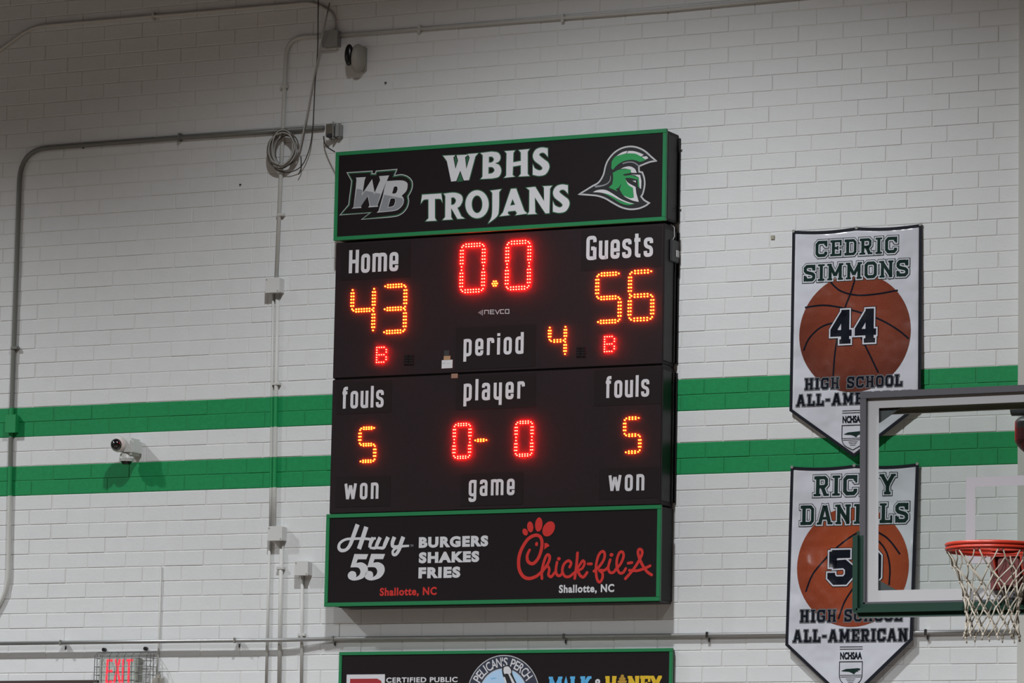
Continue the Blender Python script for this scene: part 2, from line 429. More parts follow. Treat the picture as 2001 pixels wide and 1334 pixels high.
# ================================================================== the hall
X0R, X1R, Y0R, ZR = -9.5, 15.5, -31.0, 9.3
H, W = .1016, .3048
ZS = 3.68                       # underside of the lower green stripe
XP, _ = P(1989.5, 600, .12)     # left edge of the pilaster
wall = thing('wall_back', (0, 0, 0), 'white painted block wall with two green stripes behind the scoreboard', 'wall'); wall['kind'] = 'structure'
def strip(x0, x1, y, z0, z1, m, name='mortar_bed', parent=wall):
    return MB().box(x0, x1, y, y+.15, z0, z1).build(name, m, parent)
g0, g1, g2, g3 = ZS, ZS+2*H, ZS+4*H, ZS+6*H
XE = 5.2
JD = .0032
strip(X0R, X1R, JD, 0, g0, M_JOINT); strip(X0R, X1R, JD, g1, g2, M_JOINT); strip(X0R, X1R, JD, g3, ZR, M_JOINT)
strip(X0R, X1R, JD, g0, g1, M_GJOINT); strip(X0R, X1R, JD, g2, g3, M_GJOINT)
# bricks
GW, GH = .0058, .0045
def brick_geo(x0, x1, z0, z1, y):
    c = .0028
    v = [(x0, y+c, z0), (x1, y+c, z0), (x1, y+c, z1), (x0, y+c, z1),
         (x0+c, y, z0+c), (x1-c, y, z0+c), (x1-c, y, z1-c), (x0+c, y, z1-c),
         (x0, .06, z0), (x1, .06, z0), (x1, .06, z1), (x0, .06, z1)]
    f = [(4,5,6,7), (0,1,5,4), (1,2,6,5), (2,3,7,6), (3,0,4,7), (8,9,1,0), (9,10,2,1), (10,11,3,2), (11,8,0,3)]
    return v, f
bv, bf = brick_geo(-(W-GW)/2, (W-GW)/2, -(H-GH)/2, (H-GH)/2, 0)
def brick_mesh(m):
    me = bpy.data.meshes.new('brick'); me.from_pydata(bv, [], bf); me.materials.append(m); me.update(); return me
BW, BG = brick_mesh(M_WALL), brick_mesh(M_GREEN)
def project(x, z):
    q = Vector((x, 0, z))-CAM
    return 1000.5+FPX*q.dot(RX)/q.dot(FW), 667-FPX*q.dot(UP)/q.dot(FW)
bricks = []
k0 = -int(ZS/H)-1
for k in range(k0, int((ZR-ZS)/H)+1):
    z0 = ZS+k*H; z1 = z0+H
    if z0 < 0 or z1 > ZR: continue
    ph = (.47 if k % 2 else .90) + random.uniform(-.03, .03)
    if k == 20: ph = .80
    if k == 22: ph = .84
    n0 = int((X0R-.3)/W)-2; n1 = int((XE+.3)/W)+1
    for n in range(n0, n1):
        xc = (n+ph)*W + W/2 + random.uniform(-.002, .002)
        if xc-W/2 < X0R or xc+W/2 > XE+.3: continue
        bricks.append((xc, z0+H/2, k))
def hidden(px, py):
    if 625 < px < 1335 and 240 < py < 1200: return True
    if 1540 < px < 1805 and 430 < py < 1334: return True
    if 655 < px < 1320 and py > 1262: return True
    if px > 1680 and 745 < py < 1210: return True
    return False
cand = []
for b in bricks:
    px, py = project(b[0], b[1])
    if 20 < px < 1985 and 10 < py < 1325 and not hidden(px, py):
        cand.append((px, b))
cand.sort(key=lambda t: -t[0])
single = set(c[1] for c in cand[:300])
sv, sf, sm = [], [], []
for b in bricks:
    xc, zc, k = b
    gm = k in (0, 1, 4, 5)
    y = random.uniform(-.0012, .0012)
    if b in single:
        o = bpy.data.objects.new('brick', BG if gm else BW); o.location = (xc, y, zc); COL.objects.link(o); o.parent = wall
    else:
        n = len(sv)
        sv += [(v[0]+xc, v[1]+y, v[2]+zc) for v in bv]
        for f in bf: sf.append(tuple(i+n for i in f)); sm.append(1 if gm else 0)
o = link('brick_courses', sv, sf, [M_WALL, M_GREEN], wall, kind='stuff')
for p, i in zip(o.data.polygons, sm): p.material_index = i
# rest of the room
def struct(name, mb, m, label, cat):
    o = mb.build(name, m); return tag(o, label, cat, kind='structure')
struct('floor', MB().box(X0R, X1R, Y0R, 0, -.1, 0), M_FLOOR, 'varnished maple gym floor below the photographed wall', 'floor')
struct('ceiling', MB().box(X0R, X1R, Y0R, .15, ZR, ZR+.1), M_CEIL, 'dark gym ceiling deck above the lamps', 'ceiling')
struct('wall_left', MB().box(X0R-.1, X0R, Y0R, .15, 0, ZR), M_SIDE, 'side wall darkened to cut bounced light, far to the left of the scoreboard', 'wall')
struct('wall_right', MB().box(X1R, X1R+.1, Y0R, .15, 0, ZR), M_SIDE, 'side wall darkened to cut bounced light, far to the right of the hoop', 'wall')
struct('wall_front', MB().box(X0R, X1R, Y0R-.1, Y0R, 0, ZR), M_SIDE, 'end wall darkened to cut bounced light, opposite the scoreboard', 'wall')
pil = MB().box(XP, XP+.62, -.12, .004, 0, ZR-.002)
struct('trim_1', pil, M_PILLAR, 'smooth pale pilaster at the right edge, rising behind the hoop', 'pilaster')
# door frame whose head shows at the lower left
zd = P(100, 1329, .02)[1]; xd = P(192, 1331, .02)[0]
dr = thing('door_1', (xd-.5, 0, 0), 'dark brown door frame head at the bottom left, under the exit sign', 'door'); dr['kind'] = 'structure'
fr = MB(); fr.box(xd-1.95, xd, -.03, .0, zd-.06, zd, .004); fr.box(xd-.06, xd, -.03, .0, .0, zd-.06); fr.box(xd-1.95, xd-1.89, -.03, .0, .0, zd-.06)
fr.build('door_frame', M_DOOR, dr)
MB().box(xd-1.88, xd-.98, -.015, 0, .005, zd-.065, .003).build('door_leaf', M_DOOR, dr)
MB().box(xd-.97, xd-.065, -.015, 0, .005, zd-.065, .003).build('door_leaf', M_DOOR, dr)

# ================================================================== scoreboard
D = .20
XL, XR = -1.252, 1.158
sb = thing('scoreboard', ((XL+XR)/2, 0, 2.86), 'large black wall scoreboard with red and amber lit digits and green framed sponsor signs', 'scoreboard')
ZT, ZH, ZF, ZB = 5.882, 5.286, 3.470, 2.863
ZM = P(1300, 712, D)[1]
cab = MB()
cab.box(XL+.012, XR-.012, -(D-.012), -.002, ZM+.008, ZH-.012, .004)
cab.build('upper_display_cabinet', M_FACE, sb)
MB().box(XL+.012, XR-.012, -(D-.012), -.002, ZF+.004, ZM-.002, .004).build('lower_display_cabinet', M_FACE, sb)
MB().box(XL+.02, XR-.02, -(D-.03), -.004, ZM-.006, ZM+.012).build('cabinet_seam', M_SIDEB, sb)
def side_flange(z0, z1):
    m = MB(); m.box(XR-.012, XR-.004, -.19, -.004, z0, z1); m.box(XR-.010, XR+.012, -.012, -.001, z0, z1)
    m.box(XR-.010, XR+.004, -.05, -.042, z0, z1)
    m.build('side_flange', M_SIDEB, sb)
side_flange(ZM+.03, ZH-.05); side_flange(ZF+.03, ZM-.03)
def sign(name, z0, z1, d, parent, x0=XL, x1=XR, back=.002, fw=.026):
    s = MB().box(x0+.01, x1-.006, -(d-.006), -back, z0+.008, z1-.008, .003).build(name, M_PANEL, parent)
    f = MB()
    f.box(x0, x1, -d, -(d-.022), z1-fw, z1, .002); f.box(x0, x1, -d, -(d-.022), z0, z0+fw, .002)
    f.box(x0, x0+fw, -d, -(d-.022), z0+fw, z1-fw, .002); f.box(x1-fw, x1, -d, -(d-.022), z0+fw, z1-fw, .002)
    f.build('green_frame', M_TRIM, s, label='green metal frame around the black sign panel')
    return s
hd = sign('header_sign', ZH, ZT, D+.006, sb)
ft = sign('sponsor_sign', ZB, ZF, D+.006, sb)
DP = D+.0008
def dec(d=DP, fn=None): return Print(d, fn)
# header side box, flange and screws
m = MB(); m.box(XR-.012, XR-.004, -.17, -.002, ZH+.02, ZT-.03, .002); m.box(XR-.005, XR+.010, -.014, -.002, ZH+.02, ZT-.03, .002)
m.build('header_side_box', M_SIDEB, sb)
for z in (ZT-.10, ZH+.11):
    MB().cyl((XR+.014, -.012, z), (1, 0, 0), .008, .008, 12).build('flange_screw', M_CHROME, sb)
MB().box(XR-.01, XR+.012, -.12, -.005, P(1310, 511, .1)[1], P(1310, 468, .1)[1], .004).build('side_junction_box', M_DKGREY, sb)
MB().box(XR+.012, XR+.018, -.06, -.02, P(1310, 500, .1)[1], P(1310, 487, .1)[1], .001).build('side_label', M_BOX, sb)
zz = P(1310, 438, .1)[1]
MB().tube([(XR-.01, -.10, zz), (XR+.012, -.09, zz-.02), (XR+.014, -.09, zz-.08), (XR+.0, -.1, zz-.115)], .0035, 6).build('side_cable', M_CABLEW, sb)
MB().box(XL+.10, XR-.01, -.185, -.01, ZB-.006, ZB+.012, .002).build('bottom_rail', M_SIDEB, sb)
# header lettering, traced in a crop
c3 = Crop(815, 280, 6.4548, DP)
S1 = [(1648,62),(1650,168),(1605,122,1),(1560,122,1),(1543,150,1),(1600,200,1),(1655,245,1),(1667,310,1),(1622,388,1),(1540,410,1),(1460,396),(1460,265),(1485,315,1),(1545,342,1),(1582,318,1),(1560,280,1),(1482,218,1),(1462,150,1),(1498,80,1),(1570,53,1)]
def sh(pts, dx, dy): return [(q[0]+dx, q[1]+dy)+tuple(q[2:]) for q in pts]
def ell(cx, cy, rx, ry, n=16, rot=0): return [(cx+rx*math.cos(2*PI*k/n)*math.cos(rot)-ry*math.sin(2*PI*k/n)*math.sin(rot), cy+rx*math.cos(2*PI*k/n)*math.sin(rot)+ry*math.sin(2*PI*k/n)*math.cos(rot), 1) for k in range(n)]
HEAD = [
 [[(328,156),(482,150),(458,180),(485,322),(518,215),(498,150),(650,142),(606,175),(622,322),(665,180),(640,135),(772,124),(735,165),(655,465),(590,468),(545,345),(495,475),(430,482),(375,220)]],
 [[(800,122),(940,105),(1020,118,1),(1052,170,1),(1035,225,1),(985,250),(1040,280,1),(1062,350,1),(1030,420,1),(950,442),(803,450),(826,420),(830,150)],
  [(905,170),(945,168,1),(970,200,1),(950,236,1),(905,246)],[(900,300),(950,300,1),(978,338,1),(950,375,1),(900,385)]],
 [[(1105,98),(1237,90),(1215,120),(1212,240),(1310,222),(1310,115),(1283,85),(1418,72),(1395,105),(1395,385),(1418,412),(1283,418),(1310,385),(1310,275),(1210,292),(1205,400),(1232,420),(1098,435),(1125,405),(1130,125)]],
 [S1],
 [[(65,648),(305,632),(322,745),(295,702,1),(225,700),(225,940),(245,975),(108,982),(145,945),(145,705),(85,712,1),(48,758)]],
 [[(335,635),(470,622,1),(555,652,1),(575,715,1),(545,785,1),(508,812),(558,920),(602,948),(510,952),(430,815),(430,930),(448,960),(322,967),(355,930),(358,665)],[(430,685),(465,682,1),(492,720,1),(468,768,1),(430,778)]],
 [ell(757,768,147,176), ell(757,768,68,112)],
 [[(925,596),(1062,578),(1036,615),(1032,830,1),(1008,920,1),(900,1008),(945,900,1),(950,625)]],
 [[(1185,575),(1250,570),(1352,850),(1392,885),(1243,906),(1262,880),(1240,848),(1150,858),(1143,885),(1167,905),(1042,920),(1085,870)],[(1205,700),(1238,775),(1174,785)]],
 [[(1378,560),(1490,548),(1603,730),(1602,560),(1588,541),(1703,535),(1677,570),(1668,880),(1620,882),(1485,680),(1490,870),(1512,890),(1393,896),(1415,860),(1418,590)]],
 [sh(S1, 254, 466)],
]
pg = dec(); pw = dec(DP+.0006)
for L in HEAD:
    pts = [c3(l) for l in L]
    pg.poly(*pts, grow=.0062); pw.poly(*pts)
pg.build('lettering_outline', M_DGREEN, hd); pw.build('lettering', M_WHITE, hd, label='white flared capitals WBHS TROJANS')
# letter emblem
c1 = Crop(655, 310, 10.26, DP)
OUT = [(225,272),(752,238),(742,292),(800,292),(815,238),(1250,203),(1200,328),(1330,310,1),(1450,345,1),(1540,430,1),(1558,540,1),(1530,650,1),(1470,755),(1482,860,1),(1450,980,1),(1370,1085,1),(1260,1150,1),(1130,1175),(515,1222),(688,1088),(82,1136),(262,920),(322,450)]
for gr, mm, lf, nm in ((.0, M_LGREY, 0, 'letter_emblem_edge'), (-.0055, M_DGREEN, .0003, 'letter_emblem_band'), (-.0135, M_PANEL, .0006, 'letter_emblem_field')):
    dec(DP+lf).poly(c1(OUT), grow=gr).build(nm, mm, hd)
pw = dec(DP+.0010)
pw.poly(c1([(418,378),(616,368),(592,430),(552,690),(742,408),(792,680),(902,430),(882,350),(1083,334),(1035,448),(975,590),(850,930),(862,962),(662,977),(690,935),(654,755),(518,950),(528,987),(332,1001),(368,970),(412,600),(428,420)]))
pw.poly(c1([(1035,448),(1330,435,1),(1440,480,1),(1452,560,1),(1425,650,1),(1335,742),(1375,800,1),(1368,900,1),(1300,990,1),(1190,1045,1),(835,1083),(872,1040),(960,735),(985,600)]),
        c1([(1182,562),(1235,560,1),(1250,615,1),(1215,690,1),(1143,697)]), c1([(1112,800),(1190,800,1),(1202,860,1),(1175,935,1),(1120,962),(1065,967)]))
pw.build('letter_emblem_letters', M_LGREY, hd)
pq = dec(DP+.0014)
pq.poly(c1([(434,602),(545,624),(534,742),(606,642),(768,674),(785,722),(808,684),(912,706),(838,940),(705,946),(664,735),(512,965),(372,976)]))
pq.poly(c1([(985,722),(1352,796),(1362,880,1),(1290,980,1),(1180,1030,1),(885,1062)]), c1([(1098,788),(1195,788,1),(1214,860,1),(1185,945,1),(1125,974),(1052,980)]))
pq.build('letter_emblem_shading', M_MGREY, hd)
# helmet emblem
c2 = Crop(1120, 270, 8.894, DP)
sil = [(95,975),(330,830,1),(440,765,1),(520,640,1),(560,480,1),(610,370,1),(700,260,1),(800,190,1),(900,152,1),(1020,140,1),(1140,165,1),(1250,222,1),(1350,310,1),(1447,395),(1320,420,1),(1145,490),(1150,578),(1205,590),(1240,700,1),(1245,820,1),(1215,960,1),(1185,1010),(1235,1070,1),(1327,1125),(1250,1180,1),(1130,1225,1),(980,1237,1),(830,1200,1),(680,1120,1),(560,1050,1),(430,1005,1),(300,990,1)]
dec(DP).poly(c2(sil), grow=.004).build('helmet_emblem_edge', M_LGREY, hd)
dec(DP+.0003).poly(c2(sil), grow=-.0068).build('helmet_emblem_field', M_BLACK, hd)
pl = dec(DP+.0006)
pl.stroke(c2([(860,440),(960,415),(1060,425),(1150,490)]), .008, smooth=True)
pl.stroke([q+(t,) for q, t in zip(c2([(650,650),(642,730),(590,790),(500,825),(380,840)]), (.003,.007,.008,.010,.014))], .008, smooth=True)
pl.build('helmet_emblem_lines', M_MGREY, hd)
pn = dec(DP+.0008)
pn.poly(c2([(672,400),(745,312,1),(900,272,1),(1050,262,1),(1150,300,1),(1265,372),(1225,395),(1160,412),(1050,376,1),(930,385,1),(830,422,1),(750,482,1),(690,552),(664,520)]))
pn.poly(c2([(690,600),(810,545,1),(1000,538),(1010,600),(890,622),(862,640),(900,652),(1000,640),(1130,680),(1142,722),(1150,860),(1128,840),(1120,720),(1000,690),(905,690),(935,760),(1035,850),(1052,1032),(980,1035,1),(880,1000,1),(808,890),(840,788),(790,862),(742,882),(772,925),(700,890,1),(618,858),(680,800),(697,700)]))
pn.poly(c2([(480,938),(600,955,1),(760,1060,1),(900,1115,1),(1066,1142),(960,1162,1),(830,1130,1),(700,1050,1),(600,990,1)]))
pn.build('helmet_emblem_green', M_VGREEN, hd)
pe = dec(DP+.0011)
for q in ([(750,312),(850,245,1),(945,218),(925,262),(850,282,1)], [(960,220),(1060,225,1),(1160,255,1),(1228,287),(1182,318),(1080,270,1),(935,262)],
          [(1196,320),(1280,312),(1307,347),(1262,370),(1225,350)], [(825,532),(900,500,1),(990,490,1),(1070,530,1),(1108,602),(1010,600),(1002,545),(900,528,1)],
          [(1000,632),(1165,635),(1187,740),(1182,882),(1155,860),(1142,682),(1080,645)],
          [(910,712),(960,775,1),(1085,845),(1100,960),(1142,1107),(1030,1082,1),(930,1035,1),(878,998),(990,1040,1),(1056,1032),(1040,862),(960,810,1)],
          [(1032,738),(1092,738),(1090,772)], [(342,937),(430,900,1),(560,898,1),(680,958,1),(820,1048,1),(960,1110,1),(1068,1137),(960,1130,1),(800,1070,1),(640,985,1),(480,945,1)]):
    pe.poly(c2(q))
pe.build('helmet_emblem_highlights', M_WHITE, hd)
# caption plates and captions
for (xa, ya, xb, yb) in ((665,478,800,540),(1135,450,1290,520),(657,747,763,805),(655,932,760,988),(1160,722,1290,788),(1170,915,1285,972),(890,640,1045,715),(890,735,1045,795),(900,925,1020,985)):
    ax, az = P(xa, ya, D); bx, bz = P(xb, yb, D)
    MB().box(ax, bx, -(D-.0105), -(D-.02), bz, az).build('caption_plate', M_PLATE, sb)
DC = D-.0100
for txt, a, b, hp in (('Home',(681.4,533.5),(778,528.8),45),('Guests',(1145.3,507.5),(1275.9,500.5),45.5),('period',(905.4,695),(1022.9,691),41.5),
        ('player',(905.5,782.5),(1023.8,778.6),41.5),('fouls',(668.2,798.3),(749.4,795),42),('won',(672.7,975.9),(739.3,974.2),39.5),
        ('game',(915.6,969),(1005.4,966.3),39),('fouls',(1183,777.3),(1268.5,774.2),42),('won',(1189,959.8),(1259,957.6),39.5)):
    pr = dec(DC); place(pr, txt, CAP, a, b, hp, DC, t=.15 if txt[0] in 'HG' else .145, gap=.1 if txt[0] in 'HG' else (.16 if txt in ('won','game','period','player') else .12))
    pr.build('caption', M_WHITE, sb, label='white condensed caption reading '+txt)
# maker's mark
pr = dec(DC)
cn = Crop(925, 598, 1, DC)
for i, (x, h) in enumerate(((10.5,2),(13,4.5),(15.5,7),(18,9.5))):
    pr.stroke(cn([(x,12.5-h*.6),(x,12.5+h*.6)]), .0035)
NV = [[(22,15.5),(22,8),(29.5,8),(29.5,15.5)],[(41,7.5),(33,7.5),(33,15),(41,15)],[(33,11.2),(40,11.2)],[(43,7),(47,15),(51,7)],[(60,6.8),(53,6.8),(53,14.2),(60,14.2)],[(62.5,6.5),(69.5,6.5),(69.5,14),(62.5,14),(62.5,6.5)]]
for q in NV: pr.stroke(cn(q), .0052)
pr.build('maker_mark', M_LGREY, sb)
# vents, stickers
for cx, cy in ((797.5, 702.5), (1134, 687)):
    v = MB()
    for dx in (-4.8, 4.8):
        ax, az = P(cx+dx-4, cy-10, D); bx, bz = P(cx+dx+4, cy+10, D)
        v.box(ax, bx, -(D-.0075), -(D-.02), bz, az)
        for k in range(4):
            zc = az+(bz-az)*(k+.5)/4; v.box(ax, bx, -(D-.0045), -(D-.012), zc-.003, zc+.003)
    v.build('vent', M_PLATE, sb)
def sticker(name, x0, y0, x1, y1, m, lab):
    ax, az = P(x0, y0, DC); bx, bz = P(x1, y1, DC)
    MB().box(ax, bx, -DC-.0006, -DC+.003, bz, az).build(name, m, sb, label=lab)
    return ax, az, bx, bz
sticker('white_sticker', 863.3, 703.5, 884, 718.8, M_WHITE, 'small white label with a faint line of print')
sticker('tan_sticker', 867.3, 695.3, 879.8, 703, M_TAN, 'small tan label above the white one')
sticker('grey_sticker', 868, 684.5, 877.5, 695, M_DKGREY, 'faint dark grey label')
sticker('tan_sticker', 882, 730, 894.3, 738.3, mat('pale_tan_label', (.30, .17, .12), .6), 'small separate tan label lower down')
pr = dec(DC+.0008); pr.stroke([P(865.5, 709.5, DC), P(870.5, 709.3, DC)], .003); pr.stroke([P(873.5, 710, DC), P(879, 709.8, DC)], .002); pr.build('sticker_print', M_MGREY, sb)
# LED digits
SEG = {'0': 'abcdef', '3': 'abgcd', '4': 'fgbc', '5': 'afgcd', '6': 'afgecd'}
def led_mb(pts, r):
    m = MB()
    for x, z in pts:
        n = 8; v = []; y0 = -(D-.0122)
        for (rr, yy) in ((r, 0), (r*.86, -r*.55), (r*.45, -r*.95)):
            for k in range(n): v.append((x+rr*math.cos(2*PI*k/n), y0+yy*2.1, z+rr*math.sin(2*PI*k/n)))
        f = []
        for a in range(2):
            for k in range(n): f.append((a*n+k, a*n+(k+1) % n, (a+1)*n+(k+1) % n, (a+1)*n+k))
        f.append(tuple(2*n+k for k in range(n))); m.add(v, f)
    return m
def digit(ch, tl, br, m, pitch, sep, r):
    x0, z1 = P(*tl, D); x1, z0 = P(*br, D); zm = (z0+z1)/2
    s = {'a': ((x0,z1),(x1,z1)), 'b': ((x1,z1),(x1,zm)), 'c': ((x1,zm),(x1,z0)), 'd': ((x0,z0),(x1,z0)), 'e': ((x0,zm),(x0,z0)), 'f': ((x0,z1),(x0,zm)), 'g': ((x0,zm),(x1,zm))}
    pts = []
    for k in SEG[ch]:
        pts += seg_pts(*s[k], pitch, sep)
    led_mb(pts, r).build('led_digit', m, sb, kind='stuff', label=('red' if m is M_LED_R else 'amber')+' lit digit '+ch)
def seg_pts(a, b, pitch, sep):
    a = Vector(a); b = Vector(b); L = (b-a).length; n = max(4, round(L/pitch)); t = (b-a)/L; nn = Vector((-t.y, t.x)); out = []
    for i in range(n):
        c = a+t*L*(i+.5)/n
        if i in (0, n-1): out.append(tuple(c))
        else: out += [tuple(c+nn*sep/2), tuple(c-nn*sep/2)]
    return out
BIG = (.0212, .0165, .0044); SM = (.0198, .0125, .0042)
digit('0', (901.5,479.5), (942.3,566.5), M_LED_R, *BIG)
digit('0', (990.3,474), (1031.7,561), M_LED_R, *BIG)
px, pz = P(965.4, 553.4, D)
led_mb([(px, pz)]+[(px+.0165*math.cos(k*PI/3), pz+.0165*math.sin(k*PI/3)) for k in range(6)], .0044).build('led_point', M_LED_A, sb, kind='stuff', label='amber lit decimal point')
digit('4', (687.6,563), (727.4,648), M_LED_A, *BIG)
digit('3', (748.6,559), (789,646.5), M_LED_A, *BIG)
digit('5', (1166,536), (1209,626.5), M_LED_A, *BIG)
digit('6', (1230,531.5), (1272.8,622), M_LED_A, *BIG)
digit('4', (1073,636.5), (1102.5,694), M_LED_A, .0205, .0135, .0042)
digit('5', (702.2,836.5), (730.3,900), M_LED_A, *SM)
digit('5', (1219.5,817), (1248.5,882.2), M_LED_A, *SM)
digit('0', (886.8,829.5), (916,892.3), M_LED_R, *SM)
digit('0', (1007.5,825), (1037.3,888), M_LED_R, *SM)
led_mb(seg_pts(P(924.6,860,D), P(951.6,859,D), .0190, .012), .0042).build('led_dash', M_LED_A, sb, kind='stuff', label='amber lit dash')
GB = ['1111.', '1...1', '1...1', '1111.', '1...1', '1...1', '1111.']
for (xa, ya, xb, yb) in ((735,678.5,752.8,706.5), (1180.3,657.5,1198.8,685.5)):
    x0, z1 = P(xa, ya, D); x1, z0 = P(xb, yb, D)
    led_mb([(x0+(x1-x0)*c/4, z1+(z0-z1)*r_/6) for r_, row in enumerate(GB) for c, ch in enumerate(row) if ch == '1'], .0040).build('led_bonus_letter', M_LED_R, sb, kind='stuff', label='red lit letter B')
# footer sign print
c4 = Crop(650, 1010, 6.4548, DP)
pw = dec()
def st(cr, pts, t, **kw):
    q = cr([p[:2] for p in pts]); q = [a+((cr.m(p[2]),) if len(p) > 2 else (cr.m(t),)) for a, p in zip(q, pts)]
    pw.stroke(q, cr.m(t), smooth=len(pts) > 2, **kw)
st(c4, [(315,92,62),(265,230,58),(220,350,50),(170,410,42),(110,420,44),(78,385,44),(95,325,36),(170,280,32),(290,272,32),(400,272,32),(470,278,36)], 50, round_=False)
st(c4, [(425,122),(380,262),(332,402)], 62)
st(c4, [(512,258,55),(478,330,50),(468,385,40)], 50)
st(c4, [(600,255,52),(565,330,52),(540,385,40),(500,390,30),(470,385,30)], 50)
st(c4, [(700,252,56),(665,330,56),(640,385,42),(590,388,34),(548,385,34)], 50)
st(c4, [(460,285,34),(520,270,34),(545,268,30)], 34)
st(c4, [(780,250,56),(755,320,52),(760,368,44),(810,372,34),(845,355,30)], 50)
st(c4, [(892,248,58),(862,330,56),(838,410,50),(800,468,42),(765,470,36),(762,425,34),(810,385,34),(880,368,32),(965,362,26)], 50, round_=False)
F5 = [(275,465),(450,467),(425,532),(318,532),(300,578),(370,572,1),(432,612,1),(442,690,1),(385,768,1),(275,800,1),(205,775,1),(193,722,1),(232,682,1),(285,692,1),(300,735,1),(296,758,1),(340,725,1),(350,675,1),(318,636,1),(225,634)]
pw.poly(c4(F5)); pw.poly(c4(sh(F5, 212, -2)))
pw.build('highway_lettering', M_WHITE, ft, label='white script Hwy above slanted 55')
pw = dec()
for txt, a, b, hp in (('BURGERS',(818.2,1070.2),(953.8,1067.5),21.5),('SHAKES',(818.2,1100.2),(936.3,1098),21.8),('FRIES',(817.5,1130),(899.3,1128.5),22)):
    bplace(pw, txt, a, b, hp, DP, off=.062, space=1.18)
pw.build('menu_lettering', M_WHITE, ft, label='white bold capitals BURGERS SHAKES FRIES')
pw = dec(); bplace(pw, 'Shallotte, NC', (742,1166.5), (853,1165), 18.5, DP, off=.036, space=1.12); pw.build('town_lettering', M_RED, ft, label='red lettering Shallotte, NC')
pw = dec(); bplace(pw, 'Shallotte, NC', (1092,1161), (1200,1159), 18.5, DP, off=.036, space=1.12); pw.build('town_lettering', M_WHITE, ft, label='white lettering Shallotte, NC')
pw = dec(); bplace(pw, 'TM', (801.5,1068), (807.5,1068), 4.5, DP, off=.02); pw.build('trade_mark', M_MGREY, ft)
c5 = Crop(1000, 1000, 7.021, DP); pw = dec()
for pts, t in (([(245,520,36),(212,600,42),(225,680,46),(290,708,46),(360,640,46),(405,520,46),(415,410,46),(385,335,44),(315,320,46),(220,375,46),(135,510,48),(97,640,50),(102,780,48),(155,880,48),(235,912,46),(330,885,44),(400,830,40)], 46),
               ([(415,912),(412,820),(440,690),(475,600),(505,588),(522,625),(500,700),(440,790)], 40), ([(415,830),(450,770),(495,745),(515,790),(505,860),(540,888),(590,830)], 38),
               ([(622,690),(605,800),(625,865),(665,870),(700,830)], 38), ([(795,755),(815,700),(775,668),(715,720),(695,810),(730,880),(790,885),(855,835)], 38),
               ([(903,562),(890,720),(865,910)], 40), ([(870,820),(930,730),(975,668),(1000,700),(970,770),(905,805)], 36), ([(905,805),(940,870),(985,892),(1035,830)], 40),
               ([(1048,712),(1095,712)], 38), ([(1128,812),(1200,750),(1265,650),(1275,570),(1245,540),(1195,590),(1160,720),(1160,860),(1180,940),(1212,960),(1245,905),(1245,840),(1205,800),(1270,800),(1320,760)], 38),
               ([(1352,655),(1325,760),(1345,825),(1390,830),(1430,790)], 38), ([(1425,790),(1495,710),(1535,610),(1522,550),(1480,560),(1445,650),(1445,760),(1480,835),(1530,830),(1565,775)], 38),
               ([(1598,702),(1650,694)], 38), ([(1560,915),(1660,800),(1740,680),(1790,570),(1780,520),(1745,515),(1735,570),(1775,690),(1850,810),(1920,862)], 40), ([(1615,800),(1720,805),(1820,775),(1900,738)], 38)):
    st(c5, pts, t, round_=True)
for x, y, rx, ry, ro in ((185,275,34,52,-.55),(255,205,42,76,-.18),(372,172,50,98,.07),(508,232,76,112,.62),(342,440,20,30,.1),(648,642,25,25,0),(1370,588,26,26,0)):
    X, Z = c5.one(x, y); pw.ellipse(X, Z, rx/c5.k/273, ry/c5.k/305, -ro, 24)
pw.poly(c5([(450,425),(490,430,1),(522,465),(485,485,1),(448,515)]))
pw.build('chicken_script_lettering', M_RED, ft, label='red handwritten lettering whose C is a chicken head with a comb')

# ================================================================== lower sponsor board
Xa, Za = P(662.5, 1273.5, .05); Xb, _ = P(1314, 1268, .05)
sp = thing('sponsor_board', ((Xa+Xb)/2, 0, Za-.62), 'black sponsor board in a green frame, hung below the scoreboard', 'sign')
s2 = sign('board_panel', Za-.62, Za, .05, sp, Xa, Xb, fw=.022)
dd = .0448
xa, za = P(677.5, 1317.6, dd); xb, _ = P(752.3, 1316, dd)
dec(dd).poly([(xa, za), (xb, za), (xb, za-.26), (xa, za-.26)]).build('white_logo_card', M_WHITE, s2)
pr = dec(dd+.0006); zb = za-.028
u = (xb-xa)/75.0
for q in ([(7,0),(60,0),(68,-4),(70,-12),(68,-30),(62,-40),(50,-44),(42,-44),(42,-12),(32,-12),(32,-60),(20,-60),(20,-12),(12,-12),(7,-18)],): pr.poly([(xa+p[0]*u, zb+p[1]*u) for p in q])
pr.build('red_monogram', M_DRED, s2)
pr = dec(dd+.0010); pr.poly([(xa+50*u, zb-12*u), (xa+58*u, zb-12*u), (xa+58*u, zb-32*u), (xa+50*u, zb-32*u)]); pr.build('monogram_counter', M_WHITE, s2)
pr = dec(dd); xc, zc = P(754.5, 1333.5, dd); xe, _ = P(894, 1330, dd)
bfont(pr, 'CERTIFIED PUBLIC', xc, zc, xe, zc+.034, off=.03, space=1.1)
pr.build('accountant_lettering', M_WHITE, s2, label='white wide capitals CERTIFIED PUBLIC')
cx, cz = P(983, 1359, dd); R0 = .262
dec(dd).ellipse(cx, cz, R0, R0, n=64).build('emblem_ring', M_LGREY, s2)
dec(dd+.0003).ellipse(cx, cz, R0-.006, R0-.006, n=64).build('emblem_ring_field', M_NAVY, s2)
dec(dd+.0006).ellipse(cx, cz, .176, .176, n=64).build('emblem_inner_edge', M_LGREY, s2)
dec(dd+.0009).ellipse(cx, cz, .171, .171, n=64).build('emblem_sky', M_BLUE, s2)
pr = dec(dd+.0006)
